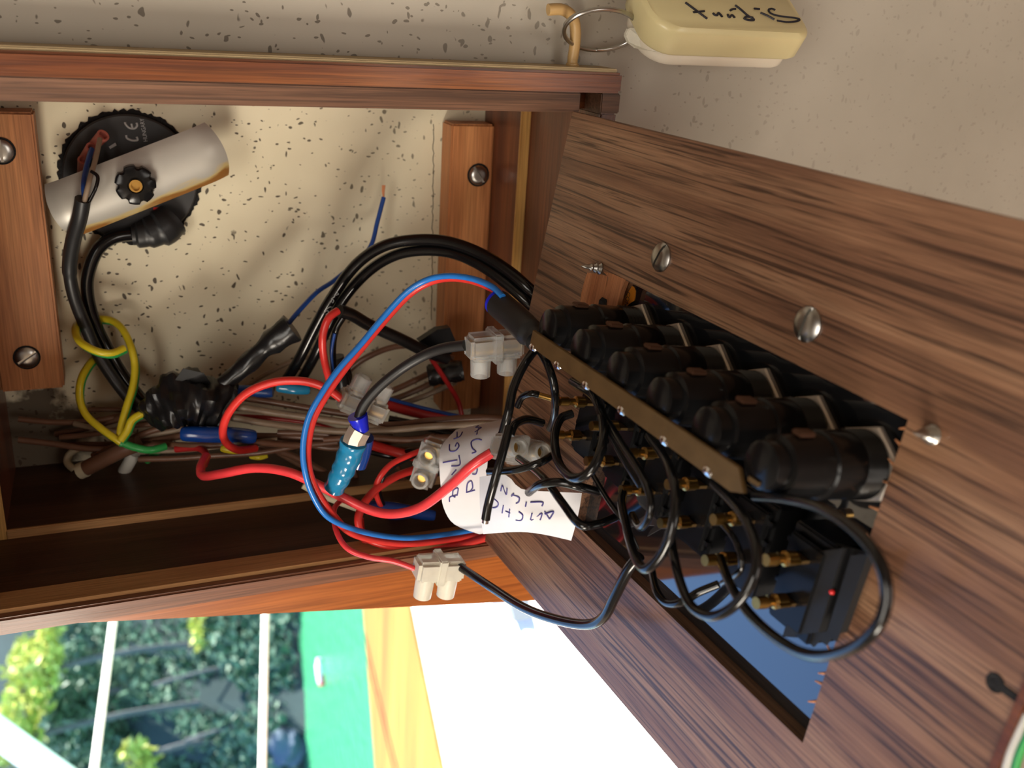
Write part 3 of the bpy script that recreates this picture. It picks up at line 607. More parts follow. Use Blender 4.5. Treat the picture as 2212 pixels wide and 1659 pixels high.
# black tape over the lamps, serrated at its cut end
zz = [(1812, 1372), (1806, 1386), (1795, 1380), (1785, 1394), (1770, 1384), (1757, 1398), (1742, 1384), (1728, 1378), (1690, 1375)]
tp = panel_poly('tape_cover', [(1744, 1192), (1800, 1172), (1876, 1194)] + zz, 4, 0.35, MAT['matt_tape'])
panel_poly('lamp_body', [(1756, 1200), (1864, 1204), (1806, 1366), (1708, 1366)], 3.6, 8, MAT['black_plastic'], tp)
panel_poly('tape_fold', [(1838, 1200), (1876, 1196), (1814, 1368), (1786, 1366)], 6.5, 2.2, MAT['matt_tape'], tp)
panel_poly('tape_fold', [(1748, 1194), (1822, 1184), (1768, 1366), (1692, 1374)], 6.5, 2.2, MAT['matt_tape'], tp)
p = toL(P(1797, 1278, 6)); bm = NB(); bmesh.ops.create_icosphere(bm, subdivisions=2, radius=0.7 * MM, matrix=Matrix.Translation(p)); obj('indicator_lamp', bm, MAT['red_led'], tp, smooth=True, local=True)
# ================================================================ OUTSIDE
def flat_poly(name, pts, z0, z1, m):
    bm = NB(); hi = [bm.verts.new((x, y, z1)) for x, y in pts]; lo = [bm.verts.new((x, y, z0)) for x, y in pts]; n = len(pts)
    bm.faces.new(hi); bm.faces.new(lo[::-1])
    for i in range(n): bm.faces.new((hi[i], lo[i], lo[(i + 1) % n], hi[(i + 1) % n]))
    bmesh.ops.recalc_face_normals(bm, faces=bm.faces); return obj(name, bm, m)
ZD = -0.35
def gp(px, py, z): p = Wh(px, py, z); return Vector((p.x, p.y))
i0, i1 = gp(890, 1315, ZD), gp(960, 1659, ZD); k0, k1 = gp(790, 1325, ZD), gp(815, 1659, ZD)
di = i1 - i0; dk = k1 - k0
o = flat_poly('deck', [tuple(i0 - di * 2), tuple(i0), tuple(i1), tuple(i1 + di * 2.6), (-1.6, -0.07), (-0.255, -0.07), (-0.2, 0.0), (-0.2, 1.3)], ZD - 0.03, ZD, MAT['white_gelcoat'])
tag(o, 'sunlit white side deck outside the companionway', 'deck', kind='structure')
o = flat_poly('deck_rail', [tuple(i0 - di * 1.2), tuple(i1 + di * 1.5), tuple(k1 + dk * 1.2), tuple(k0 - dk * 1.0)], ZD - 0.03, ZD + 0.004, MAT['deck_teak'])
tag(o, 'sunlit golden teak capping along the deck edge', 'deck rail')
o = flat_poly('water', [(-40, 1.2), (12, 1.2), (12, 45), (-40, 45)], -2.05, -2.0, MAT['water']); tag(o, 'bright green water between the boat and the bank', 'water', kind='structure')
s0, s1 = gp(655, 1335, -2.0), gp(665, 1659, -2.0); sd_ = (s1 - s0).normalized(); bk = Vector((sd_.y, -sd_.x))
if bk.dot(s0 - Vector((0, -0.41))) < 0: bk = -bk
rb = random.Random(4); bm = NB(); G = []
for j in range(15):
    row = []
    for i in range(41):
        q_ = s0 + sd_ * (-14 + i * 0.8) + bk * (j * 1.3 + rb.uniform(-.2, .2)); z = -2.15 + j * 0.95 + (rb.uniform(-.35, .35) if j else 0)
        row.append(bm.verts.new((q_.x, q_.y, z)))
    G.append(row)
for A, B in zip(G, G[1:]):
    for i in range(40): bm.faces.new((A[i], A[i + 1], B[i + 1], B[i]))
bmesh.ops.recalc_face_normals(bm, faces=bm.faces)
o = obj('bank', bm, MAT['bank_earth'], smooth=True); tag(o, 'dark wooded bank rising from the water', 'bank', kind='structure')
def on_bank(px, py, back):
    """where the ray meets the sloping bank, `back` metres behind the shoreline"""
    d = ray(px, py); o2 = Vector((CAMP.x, CAMP.y)); d2 = Vector((d.x, d.y)); t = ((s0 - o2).dot(bk) + back) / d2.dot(bk); return CAMP + d * t
def leaf_cloud(r, centre, rad, n, size, squash=0.8):
    bm = NB()
    cl = [centre + Vector((r.gauss(0, .5) * rad, r.gauss(0, .5) * rad, r.gauss(0, .45) * rad * squash)) for _ in range(max(4, n // 90))]
    for k in range(n):
        c_ = r.choice(cl); p = c_ + Vector((r.gauss(0, 1), r.gauss(0, 1), r.gauss(0, .8))) * rad * 0.22
        u = Vector((r.gauss(0, 1), r.gauss(0, 1), r.gauss(0, .6))).normalized(); v = u.orthogonal().normalized(); sz = size * r.uniform(.6, 1.4)
        v = (v + u.cross(v) * r.uniform(-1, 1)).normalized()
        bm.faces.new([bm.verts.new(p + u * sz), bm.verts.new(p + v * sz * .45), bm.verts.new(p - u * sz), bm.verts.new(p - v * sz * .45)])
    return bm
rs = random.Random(77); bm = NB()
for k in range(26000):
    al = rs.uniform(-1.5, 6.5); bb = rs.uniform(0.25, 5.5); q_ = s0 + sd_ * al + bk * bb; zz_ = -2.15 + bb / 1.3 * .95
    cl_ = 0.5 + 0.5 * math.sin(al * 3.1 + bb * 1.7) * math.sin(al * 1.3 - bb * 2.9)
    p3 = Vector((q_.x, q_.y, zz_ + rs.uniform(0, .1 + .5 * cl_))); u = Vector((rs.gauss(0, 1), rs.gauss(0, 1), rs.gauss(0, .6))).normalized(); v = u.orthogonal().normalized(); sz = rs.uniform(.04, .09)
    bm.faces.new([bm.verts.new(p3 + u * sz), bm.verts.new(p3 + v * sz * .5), bm.verts.new(p3 - u * sz), bm.verts.new(p3 - v * sz * .5)])
tag(obj('bank_scrub', bm, MAT['leaf_dark']), 'dense dark scrub covering the bank', 'scrub', kind='stuff')
def tree(px, py, back, rad, n, leaf, label, seed):
    r = random.Random(seed); c_ = on_bank(px, py, back); base = c_ - Vector((0, 0, 0)); zb = -2.15 + back / 1.3 * .95
    t_ = empty('tree', (c_.x, c_.y, zb)); tag(t_, label, 'tree', 'trees on the bank')
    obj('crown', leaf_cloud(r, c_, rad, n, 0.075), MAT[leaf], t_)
    if zb < c_.z: pts = [Vector((c_.x, c_.y, zb)), Vector((c_.x + .1, c_.y, (zb + c_.z) / 2)), c_]
    else: pts = [c_ - Vector((0, 0, rad * .8)), c_ - Vector((.05, 0, rad * .3)), c_]
    obj('trunk', tube(NB(), spline(pts, 4), 0.05, 7), MAT['bark'], t_)
    for k in range(5):
        e_ = c_ + Vector((r.uniform(-1, 1), r.uniform(-1, 1), r.uniform(-.4, 1))) * rad * .9; m_ = (c_ + e_) / 2 + Vector((r.uniform(-.1, .1), r.uniform(-.1, .1), .1))
        obj('branch', tube(NB(), spline([c_ - Vector((0, 0, rad * .25)), m_, e_], 5), [.028, .022, .014], 6), MAT['bark'], t_)
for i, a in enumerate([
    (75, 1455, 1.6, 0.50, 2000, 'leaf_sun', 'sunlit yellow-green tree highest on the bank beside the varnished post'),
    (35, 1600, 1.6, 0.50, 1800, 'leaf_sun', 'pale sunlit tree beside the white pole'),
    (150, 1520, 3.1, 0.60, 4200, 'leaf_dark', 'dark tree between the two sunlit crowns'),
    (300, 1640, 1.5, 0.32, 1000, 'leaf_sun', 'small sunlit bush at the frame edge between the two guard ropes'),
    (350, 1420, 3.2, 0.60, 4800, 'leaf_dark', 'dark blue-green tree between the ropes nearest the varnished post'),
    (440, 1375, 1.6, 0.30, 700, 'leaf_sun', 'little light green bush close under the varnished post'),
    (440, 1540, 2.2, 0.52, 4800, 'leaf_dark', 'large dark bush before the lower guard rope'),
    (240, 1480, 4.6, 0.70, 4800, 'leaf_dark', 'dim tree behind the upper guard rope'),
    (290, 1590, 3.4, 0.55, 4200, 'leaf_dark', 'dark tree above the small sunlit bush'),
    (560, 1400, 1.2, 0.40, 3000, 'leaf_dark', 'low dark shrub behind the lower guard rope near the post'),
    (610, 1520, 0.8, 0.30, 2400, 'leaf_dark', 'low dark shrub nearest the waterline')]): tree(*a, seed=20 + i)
for i, (x0, y0, x1, y1, bk_) in enumerate([(330, 1480, 640, 1400, 1.6), (400, 1600, 640, 1530, 1.4), (280, 1390, 520, 1450, 2.2)]):
    A = on_bank(x0, y0, bk_); B = on_bank(x1, y1, bk_ - .3)
    tag(obj('fallen_branch', tube(NB(), spline([A, (A * 2 + B) / 3 + Vector((0, 0, .12)), (A + 2 * B) / 3 + Vector((0, 0, -.08)), B], 5), [.03, .025, .02, .015], 6), MAT['bark']),
        ['bare grey branch reaching across the bank to the waterline', 'bare grey branch lower on the bank beside the rock', 'bare grey branch highest on the bank between the ropes'][i], 'branch', 'bare branches on the bank')
bm = NB(); bmesh.ops.create_icosphere(bm, subdivisions=3, radius=1); rr = random.Random(8); c_ = on_bank(622, 1610, 0.3)
for v in bm.verts: v.co = Vector((v.co.x * .3, v.co.y * .3, v.co.z * .28)) * (1 + .12 * math.sin(v.co.x * 5 + v.co.z * 7)) + c_
tag(obj('rock', bm, MAT['rock'], smooth=True), 'blue-grey boulder at the waterline', 'rock')
b0 = Wh(688, 1422, -1.96); b1 = Wh(694, 1480, -1.96)
BU = empty('mooring_buoy', (b0 + b1) / 2); tag(BU, 'white mooring buoy with a red band floating on green water', 'buoy')
obj('float_body', tube(NB(), spline([b0, b0.lerp(b1, .33), b0.lerp(b1, .66), b1], 4), [.03, .05, .05, .045, .03], 12), MAT['white_gelcoat'], BU, smooth=True)
obj('red_band', tube(NB(), [b0.lerp(b1, .6) + Vector((0, 0, -.02)), b1 + Vector((0, 0, -.02))], .05, 12), MAT['red_pvc'], BU, smooth=True)
def far(px, py, hd): d = ray(px, py); return CAMP + d * (hd / math.hypot(d.x, d.y))
for (x0, y0, x1, y1), lb in (((251, 1290, 196, 1720), 'upper white guard rope crossing in front of the sunlit trees'), ((574, 1290, 565, 1720), 'lower white guard rope nearer the waterline')):
    A, B = far(x0, y0, 1.75), far(x1, y1, 1.6)
    tag(obj('guard_rope', tube(NB(), [A + (A - B) * 5, A, B, B + (B - A) * 6], .0058, 10), MAT['rope_white'], smooth=True), lb, 'rope', 'guard ropes')
tag(obj('pole', tube(NB(), [far(-160, 1470, 2.2) * 2.2 - far(180, 1715, 2.1) * 1.2, far(180, 1715, 2.1) * 3 - far(-160, 1470, 2.2) * 2], .026, 14), MAT['white_gelcoat'], smooth=True), 'thick white pole crossing the corner below the trees', 'pole')
bm = NB(); pts = [Wh(x, y, ZD + .02) for x, y in ((1052, 1278), (1096, 1278), (1112, 1343), (1102, 1336), (1088, 1335), (1076, 1343))]
hi = [bm.verts.new(p) for p in pts]; lo = [bm.verts.new(p - Vector((0, 0, .02))) for p in pts]; bm.faces.new(hi); bm.faces.new(lo[::-1])
for i in range(6): bm.faces.new((hi[i], lo[i], lo[(i + 1) % 6], hi[(i + 1) % 6]))
bmesh.ops.recalc_face_normals(bm, faces=bm.faces); tag(obj('deck_fitting', bm, MAT['fitting_grey']), 'small grey fitting with a hollow end on the white deck', 'fitting')
#@@WIRES
# ================================================================ WIRES
def wire(name, label, m, width, pts, parent=None, n=10, sub=8, group=None, cat='wire', wfun=None, rfun=None):
    P3 = [pt(p) for p in pts]; mid = sum(dist(p) for p in P3) / len(P3)
    r = width / 2 / F * mid; sp_ = spline(P3, sub)
    rad = r if wfun is None else [r * wfun(i / (len(sp_) - 1)) for i in range(len(sp_))]
    o = obj(name, tube(NB(), sp_, rad, n, rfun), MAT[m], parent, smooth=True)
    if parent is None: tag(o, label, cat, group)
    return o
def p_(h, *xy): return [(x, y, h, 'p') for x, y in xy]
# --- gauge leads
wire('cable', 'black sleeved cable running from the gauge terminals down past the clamp bridge', 'black_rubber', 29, [(179, 430, 31), (172, 470, 28), (158, 520, 22), (150, 580, 16), (160, 640, 14), (185, 705, 14), (215, 770, 14), (255, 830, 16), (300, 880, 22), (338, 892, 28)], cat='cable', wfun=lambda t: 1.08 if t < .35 else .95)
wire('cable', 'smooth black cable bending out of the gauge plug', 'black_pvc', 27, [(300, 506, 6), (250, 512, 8), (215, 535, 9), (195, 575, 9), (188, 620, 8.5), (199, 680, 8.5), (228, 745, 9), (266, 810, 12), (312, 868, 18), (345, 885, 26)], cat='cable')
wire('wire', 'thin brown wire from the pink gauge terminal into the black sleeve', 'grey_brown_pvc', 11, [(216, 300, 12), (206, 345, 20), (192, 395, 30), (181, 440, 32)])
wire('wire', 'thin blue wire beside the brown one at the gauge terminals', 'navy_pvc', 12, [(198, 322, 11), (186, 365, 20), (181, 405, 28), (186, 440, 30)])
wire('wire', 'short thin black wire curling over the clamp bridge', 'black_pvc', 8, [(197, 370, 27), (211, 382, 29), (206, 408, 31), (190, 440, 31)])
def yg(label, pts, w_=16, off=(3.4, 4.6)):
    o = wire('earth_wire', label, 'yellow_pvc', w_, pts)
    wire('green_stripe', None, 'green_pvc', w_ * .86, [((x + off[0], y + off[1], c - .3)) for x, y, c in pts], parent=o)
yg('yellow and green earth wire looped around the two black gauge cables', [(268, 752, 25), (240, 763, 28), (205, 757, 28), (172, 737, 24), (163, 712, 16), (172, 698, 8), (205, 690, 5), (240, 692, 7), (265, 712, 12), (283, 750, 17), (291, 790, 20), (287, 835, 24), (273, 880, 28), (262, 920, 31), (258, 950, 33)])
yg('yellow and green earth wire bowing out towards the left batten', [(212, 768, 8), (192, 788, 14), (175, 820, 20), (172, 860, 23), (185, 895, 26), (215, 923, 30), (250, 948, 34), (262, 956, 35)])
yg('short yellow and green earth wire entering the black tape', [(260, 952, 36), (275, 930, 35), (285, 908, 34), (305, 895, 33), (330, 888, 31)], 17, (3.5, 2.5))
wire('earth_wire', 'green tail of the earth wire under the brown loom', 'green_pvc', 17, [(262, 955, 34), (290, 966, 35), (325, 972, 36), (358, 964, 34)])
# --- taped joints
rl = random.Random(2)
lump = lambda t, a: 1 + .16 * math.sin(a * 3 + t * 9) + .10 * math.sin(a * 5 - t * 23) + .05 * math.sin(t * 70)
TW = wire('tape_wrap', 'crumpled shiny black tape wrapped around the loom', 'black_tape', 108, [(318, 886, 30), (350, 880, 34), (395, 866, 36), (440, 868, 36), (478, 880, 34)], n=22, sub=10, cat='tape', wfun=lambda t: .42 + .75 * math.sin(min(1, t * 1.35) * math.pi / 2) - .25 * max(0, t - .6), rfun=lump)
def sheet(name, pxs, thick, m, parent, label=None, cat=None):
    bm = NB(); lo = [bm.verts.new(W(*p)) for p in pxs]; hi = [bm.verts.new(v.co - OUT * thick * MM) for v in lo]; n = len(pxs)
    bm.faces.new(lo); bm.faces.new(hi[::-1])
    for i in range(n): bm.faces.new((lo[i], hi[i], hi[(i + 1) % n], lo[(i + 1) % n]))
    bmesh.ops.triangulate(bm, faces=bm.faces[:]); bmesh.ops.recalc_face_normals(bm, faces=bm.faces)
    o = obj(name, bm, MAT[m], parent)
    if label: tag(o, label, cat)
    return o
sheet('tape_flag', [(366, 838, 37), (396, 796, 40), (440, 806, 42), (462, 836, 40), (415, 862, 39)], 0.4, 'matt_tape', TW)
wire('tape_joint', 'long black taped joint slanting up from the loom', 'black_tape', 50, [(440, 862, 36), (485, 828, 38), (530, 790, 40), (580, 745, 41), (632, 708, 42)], n=14, cat='tape', wfun=lambda t: .80 + .08 * math.sin(t * 14) + (.38 if t > .7 else 0) * min(1, (t - .7) * 12), rfun=lambda t, a: 1 + .05 * math.sin(a * 4 + t * 30))
bw = wire('wire', 'thin blue wire leaving the taped joint and ending in bare copper', 'navy_pvc', 10, [(622, 700, 41), (650, 667, 36), (685, 631, 30), (722, 606, 24), (762, 572, 18), (800, 533, 14), (815, 480, 11), (829, 426, 9)])
for dx in (-2.5, 0, 2.5): wire('bare_strand', None, 'copper', 3, [(829, 430, 9), (828 + dx * .6, 415, 9), (829 + dx, 400, 9)], parent=bw)
# --- big twin cable
t1 = wire('cable', 'outer of the two thick black cables arching over to the panel', 'black_pvc', 25, [(618, 822, 28), (648, 772, 34), (683, 702, 38), (718, 641, 42), (768, 573, 48), (828, 532, 55), (900, 518, 62), (970, 523, 70), (1040, 549, 80), (1100, 587, 90), (1150, 630, 97), (1200, 675, 97)], cat='cable', n=14)
wire('cable', 'inner of the two thick black cables arching over to the panel', 'black_pvc', 24, [(650, 822, 28), (678, 772, 34), (711, 702, 38), (745, 642, 42), (795, 587, 48), (850, 553, 55), (910, 541, 62), (975, 546, 70), (1035, 571, 80), (1095, 613, 90), (1148, 660, 97), (1200, 705, 97)], cat='cable', n=14)
q = lambda L_: [[(540 + x * .2532, 400 + y * .2532) for x, y in s_] for s_ in L_]
strokes_on(t1, q([[(625, 1095), (655, 1070), (670, 1085), (645, 1105)], [(650, 1060), (680, 1040), (700, 1040)], [(690, 1000), (700, 975), (715, 985), (705, 1005)], [(695, 970), (725, 950)], [(735, 910), (755, 930), (720, 940)]]), 0.28, MAT['print_grey'], t1, 'cable_print', 0.1)
# --- red and blue twin
RBp = [(1086, 642, 134), (1062, 620, 127), (1020, 603, 117), (970, 597, 108), (925, 606, 102), (880, 633, 99), (830, 686, 98), (780, 746, 99), (735, 800, 101), (697, 855, 103), (671, 905, 104), (660, 960, 105), (662, 1010, 106), (677, 1060, 106), (707, 1108, 106), (752, 1142, 105), (812, 1160, 104), (880, 1167, 103), (950, 1161, 102), (1020, 1150, 102), (1078, 1138, 102)]
rbo = empty('twin_flex', W(662, 1010, 106)); tag(rbo, 'red and blue twin wire sweeping in a wide arc across the box', 'wire')
ro = [(2, 3)] * 4 + [(3, 3)] * 4 + [(5, 2)] * 5 + [(6, -2), (5, -5), (2, 6), (0, 7), (0, 7), (0, 7), (0, 7), (0, 7)]
bo = [(0, -1)] * 4 + [(-1, -2)] * 4 + [(-5, -1)] * 5 + [(-5, 2), (-4, 4), (-2, -4), (0, -5), (0, -5), (0, -5), (0, -5), (0, -4)]
wire('red_strand', None, 'red_pvc', 17, [(x + dx, y + dy, c) for (x, y, c), (dx, dy) in zip(RBp, ro)], parent=rbo)
wire('blue_strand', None, 'blue_pvc', 13, [(x + dx, y + dy, c + 2.2) for (x, y, c), (dx, dy) in zip(RBp, bo)], parent=rbo)
# --- sleeve at the bus bar
SL = wire('sleeve', 'wide black heat-shrink sleeve at the end of the brass bar', 'black_rubber', 62, [(1077, 656, 132), (1100, 676, 138), (1128, 702, 146), (1158, 734, 154)], n=18, cat='sleeve', wfun=lambda t: 1.0 if t < .85 else .8)
wire('blue_tape', None, 'ultramarine', 58, [(1072, 652, 130), (1090, 668, 135)], parent=SL, n=16, wfun=lambda t: 1.0)
# --- red wires
wire('wire', 'short red wire curving down beside the thick black cables', 'red_pvc', 17, [(730, 671, 60), (709, 689, 62), (697, 728, 62), (700, 775, 60), (714, 830, 56)])
wire('wire', 'red wire looping from the upper terminal block round the blue crimp', 'red_pvc', 18, [(738, 862, 84), (700, 836, 82), (650, 823, 78), (590, 826, 74), (535, 848, 70), (498, 886, 66), (482, 925, 62), (488, 955, 58), (515, 972, 54), (552, 968, 48)])
wire('wire', 'thick bright red wire sagging from the loom to the middle terminal block', 'pink_red_pvc', 21, [(446, 985, 50), (434, 1010, 58), (440, 1028, 64), (480, 1023, 72), (550, 1011, 80), (620, 1019, 88), (680, 1044, 94), (740, 1074, 98), (800, 1102, 104), (852, 1110, 110), (910, 1095, 116), (970, 1051, 124), (1020, 1006, 130), (1062, 978, 132)])
wire('wire', 'red wire curving under the thick one and round to the paper tags', 'red_pvc', 18, [(905, 1012, 84), (860, 1027, 88), (815, 1055, 92), (785, 1090, 94), (774, 1125, 96), (790, 1160, 98), (845, 1180, 100), (920, 1185, 101), (1000, 1175, 103), (1078, 1152, 105)])
wire('wire', 'lowest red wire running below the blue and red twin', 'red_pvc', 18, [(777, 1120, 90), (782, 1152, 92), (805, 1180, 94), (870, 1194, 96), (960, 1191, 98), (1040, 1174, 100), (1092, 1152, 102)])
R4 = wire('wire', 'small red and black flex curled behind the lower terminal block', 'red_pvc', 13, [(925, 968, 86), (885, 983, 88), (845, 1003, 90), (820, 1032, 91), (812, 1062, 90), (826, 1100, 86)])
wire('black_strand', None, 'black_pvc', 8, [(926, 974, 86), (888, 989, 88), (850, 1009, 90), (827, 1036, 91.5), (820, 1064, 90), (832, 1098, 86)], parent=R4)
wire('wire', 'thin crimson wire dropping to the lowest white terminal block', 'pink_red_pvc', 12, [(738, 1080, 84), (722, 1100, 92), (726, 1145, 104), (750, 1184, 112), (795, 1203, 116), (850, 1212, 119), (895, 1228, 121)])
wire('wire', 'thin dark red wire against the right batten', 'dark_red_pvc', 11, [(932, 775, 40), (965, 825, 36), (990, 868, 34), (1000, 912, 36)])
R8 = wire('wire', 'flat dark red cable with a blue edge behind the upper terminal block', 'dark_red_pvc', 24, [(820, 868, 42), (880, 886, 44), (945, 900, 46), (1010, 912, 50)])
wire('blue_edge', None, 'navy_pvc', 8, [(830, 858, 43), (890, 875, 45), (950, 890, 47), (1010, 903, 51)], parent=R8)
wire('wire', 'red wire half hidden behind the cyan crimp', 'red_pvc', 22, [(785, 955, 62), (840, 972, 64), (890, 985, 68), (940, 992, 72)])
wire('wire', 'red strand threaded between the brown loom wires', 'dark_red_pvc', 10, [(430, 900, 26), (540, 900, 32), (660, 912, 40), (740, 932, 48), (800, 938, 52)])
wire('wire', 'short dark red wire under the yellow crimp', 'dark_red_pvc', 16, [(380, 970, 34), (430, 968, 40), (446, 985, 48), (440, 1005, 52)])
# --- brown loom
BR = [('uppermost lit brown wire of the loom', 'brown_pvc', 15, [(250, 905, 14), (360, 880, 22), (480, 857, 30), (570, 866, 34), (680, 884, 42), (770, 898, 50)]),
 ('brown wire just below the uppermost one, worn bright', 'grey_brown_pvc', 16, [(300, 905, 20), (420, 885, 28), (510, 880, 36), (600, 893, 42), (690, 905, 48), (770, 916, 54), (850, 934, 60)]),
 ('glossy brown wire in the middle of the loom', 'grey_brown_pvc', 15, [(500, 902, 40), (570, 914, 44), (660, 925, 48), (740, 932, 54), (830, 930, 60), (940, 921, 68), (1060, 916, 78), (1170, 918, 90)]),
 ('brown wire leading into the navy crimp', 'brown_pvc', 16, [(150, 962, 8), (260, 960, 16), (350, 948, 24), (430, 938, 32), (545, 942, 38), (640, 944, 42), (740, 948, 50), (850, 952, 60), (940, 944, 70)]),
 ('dark brown wire low in the loom beside the dark red one', 'brown_pvc', 14, [(540, 950, 36), (640, 955, 42), (720, 968, 48), (820, 956, 58), (930, 946, 68)]),
 ('brown wire bowing below the navy crimp', 'brown_pvc', 14, [(330, 958, 24), (400, 962, 36), (460, 962, 42), (540, 955, 46), (640, 962, 46), (730, 955, 50)]),
 ('lowest brown wire of the loom over the dark shelf', 'brown_pvc', 13, [(300, 992, 24), (380, 990, 30), (470, 984, 36), (560, 978, 42), (650, 962, 46)]),
 ('brown wire slanting down behind the cyan crimp', 'brown_pvc', 14, [(560, 962, 30), (640, 988, 32), (720, 1030, 36), (790, 1062, 42), (870, 1090, 50)]),
 ('brown wire slanting behind the twin flex to the cream lead', 'brown_pvc', 13, [(600, 976, 28), (660, 1010, 30), (730, 1050, 34), (800, 1075, 40)]),
 ('dull brown wire entering the stained hole on the far left', 'brown_pvc', 13, [(120, 938, 5), (190, 925, 9), (260, 905, 13), (330, 895, 18)]),
 ('dark brown wire crossing above the stained hole', 'brown_pvc', 11, [(190, 885, 6), (250, 885, 8), (320, 893, 14), (400, 905, 22)]),
 ('brown wire from the stained hole to the tape wrap, second from the top', 'brown_pvc', 12, [(130, 945, 10), (220, 935, 16), (300, 918, 22), (380, 915, 28)]),
 ('brown wire arching against the wall behind the taped lead', 'brown_pvc', 13, [(725, 850, 10), (755, 800, 10), (800, 768, 12), (860, 748, 14), (920, 752, 18), (980, 775, 24)]),
 ('brown wire rising towards the right batten', 'brown_pvc', 13, [(790, 870, 26), (850, 862, 24), (910, 838, 22), (970, 808, 24)]),
 ('brown wire just under the one rising to the right batten', 'grey_brown_pvc', 12, [(820, 880, 30), (880, 868, 28), (930, 850, 26), (985, 825, 28)]),
 ('pale grey-brown wire lying on the wall under the taped joint', 'grey_brown_pvc', 10, [(470, 872, 6), (530, 835, 6), (590, 800, 7), (650, 775, 8), (700, 770, 10)]),
 ('brown wire twisting below the middle terminal block', 'brown_pvc', 14, [(700, 950, 52), (790, 945, 60), (880, 950, 66), (960, 945, 72), (1040, 950, 78)]),
 ('brown offcut standing behind the cyan crimp', 'brown_pvc', 11, [(830, 955, 60), (850, 990, 56), (865, 1020, 54), (880, 1050, 52)]),
 ('rust brown offcut near the cream lead', 'brown_pvc', 12, [(760, 990, 46), (770, 1030, 44), (790, 1060, 42), (805, 1090, 42)])]
BR += [('brown wire hugging the wall above the earth wires, left of the tape wrap', 'brown_pvc', 13, [(40, 905, 8), (120, 912, 10), (210, 908, 12), (300, 888, 14), (350, 882, 22)]),
 ('dark brown wire lowest on the left, just above the cut cream end', 'brown_pvc', 14, [(40, 950, 12), (110, 958, 14), (200, 970, 18), (290, 966, 22), (370, 955, 28)]),
 ('grey-brown wire crossing behind the short earth wire', 'grey_brown_pvc', 12, [(160, 915, 12), (230, 930, 18), (310, 940, 24), (400, 925, 30)]),
 ('brown wire fanning up from the cut cream end', 'brown_pvc', 14, [(200, 985, 18), (260, 958, 22), (330, 930, 26), (400, 915, 30)]),
 ('worn brown wire straight under the navy crimp towards the yellow one', 'grey_brown_pvc', 12, [(300, 975, 22), (400, 972, 30), (490, 962, 38), (600, 950, 44)]),
 ('brown wire between the dark red cable and the middle terminal block', 'brown_pvc', 15, [(760, 915, 50), (850, 918, 56), (940, 908, 62), (1040, 902, 68), (1120, 908, 76)]),
 ('brown wire bunched close behind the black wire tail', 'brown_pvc', 14, [(690, 850, 34), (760, 862, 32), (830, 850, 28), (900, 820, 24), (960, 790, 22)]),
 ('dull brown wire under the cyan connector', 'brown_pvc', 14, [(600, 935, 40), (700, 938, 46), (800, 962, 54), (900, 972, 62), (980, 960, 70)])]
for lb, m, w_, pts in BR: wire('loom_wire', lb, m, w_, pts, group='brown loom wires')
CS = wire('cable', 'paint-spattered brown sheathed cable with a cut cream end', 'brown_pvc', 34, [(185, 1012, 22), (225, 992, 24), (265, 972, 27), (300, 958, 29)], cat='cable', n=14)
wire('cut_end', None, 'cream_pvc', 36, [(172, 1018, 21), (186, 1012, 22)], parent=CS, n=14)
wire('cable', 'pale stub of cable beside the cut cream end', 'white_pvc', 26, [(268, 1018, 14), (280, 998, 18), (290, 978, 20)], cat='cable', n=12)
wire('cable', 'curved cream cable collar by the stained hole', 'cream_pvc', 16, [(172, 966, 8), (150, 982, 8), (146, 1000, 9), (160, 1014, 10)], cat='cable')
wire('wire', 'cream flat lead under the thick red wire', 'cream_pvc', 18, [(655, 1047, 74), (690, 1066, 76), (730, 1082, 78), (775, 1098, 80)])
wire('wire', 'green wire end showing under the brown loom', 'green_pvc', 14, [(318, 996, 18), (335, 980, 22), (352, 970, 26)])
# --- crimps
def crimp(label, m, pts, w_, prof=None):
    return wire('crimp', label, m, w_, pts, n=16, cat='crimp', wfun=prof or (lambda t: .72 + .28 * math.sin(min(1, max(0, t)) * math.pi) ** .4))
crimp('glossy navy crimp on the brown loom beside the tape wrap', 'blue_crimp', [(392, 937, 44), (430, 938, 46), (500, 940, 48), (552, 944, 48)], 36)
crimp('dark navy crimp behind the looping red wire', 'navy_pvc', [(478, 842, 28), (530, 845, 30), (590, 848, 34)], 26)
crimp('short blue crimp under the top of the red loop', 'cyan_crimp', [(598, 836, 38), (635, 840, 40), (668, 842, 40)], 24)
crimp('yellow crimp peeping out below the red loop', 'yellow_pvc', [(478, 968, 46), (505, 972, 48), (540, 970, 50)], 18)
crimp('small yellow crimp at the lowest brown wire', 'yellow_pvc', [(540, 986, 36), (560, 988, 38), (578, 984, 38)], 12)
crimp('royal blue crimp under the thick red wire', 'blue_crimp', [(790, 1092, 86), (850, 1098, 86), (900, 1108, 88), (940, 1114, 90)], 28)
crimp('dusty blue crimp lowest behind the paper tag', 'navy_pvc', [(840, 1112, 76), (880, 1128, 78), (945, 1148, 82)], 30)
CJ = empty('crimp_joint', W(745, 1000, 104)); tag(CJ, 'cyan insulated push-on connector with a steel collar, hanging from a black wire', 'connector')
wire('collar', None, 'ultramarine', 44, [(772, 898, 106), (777, 912, 106), (782, 930, 106)], CJ, n=18, wfun=lambda t: .86 + .14 * math.cos(t * 3))
wire('steel_clip', None, 'nut_metal', 52, [(778, 928, 105), (768, 946, 105), (766, 954, 105)], CJ, n=8)
wire('body', None, 'cyan_crimp', 58, [(764, 954, 104), (756, 980, 103), (744, 1010, 102), (734, 1030, 101), (722, 1054, 99)], CJ, n=18, wfun=lambda t: 1.0 - .22 * t + .04 * math.sin(t * 26))
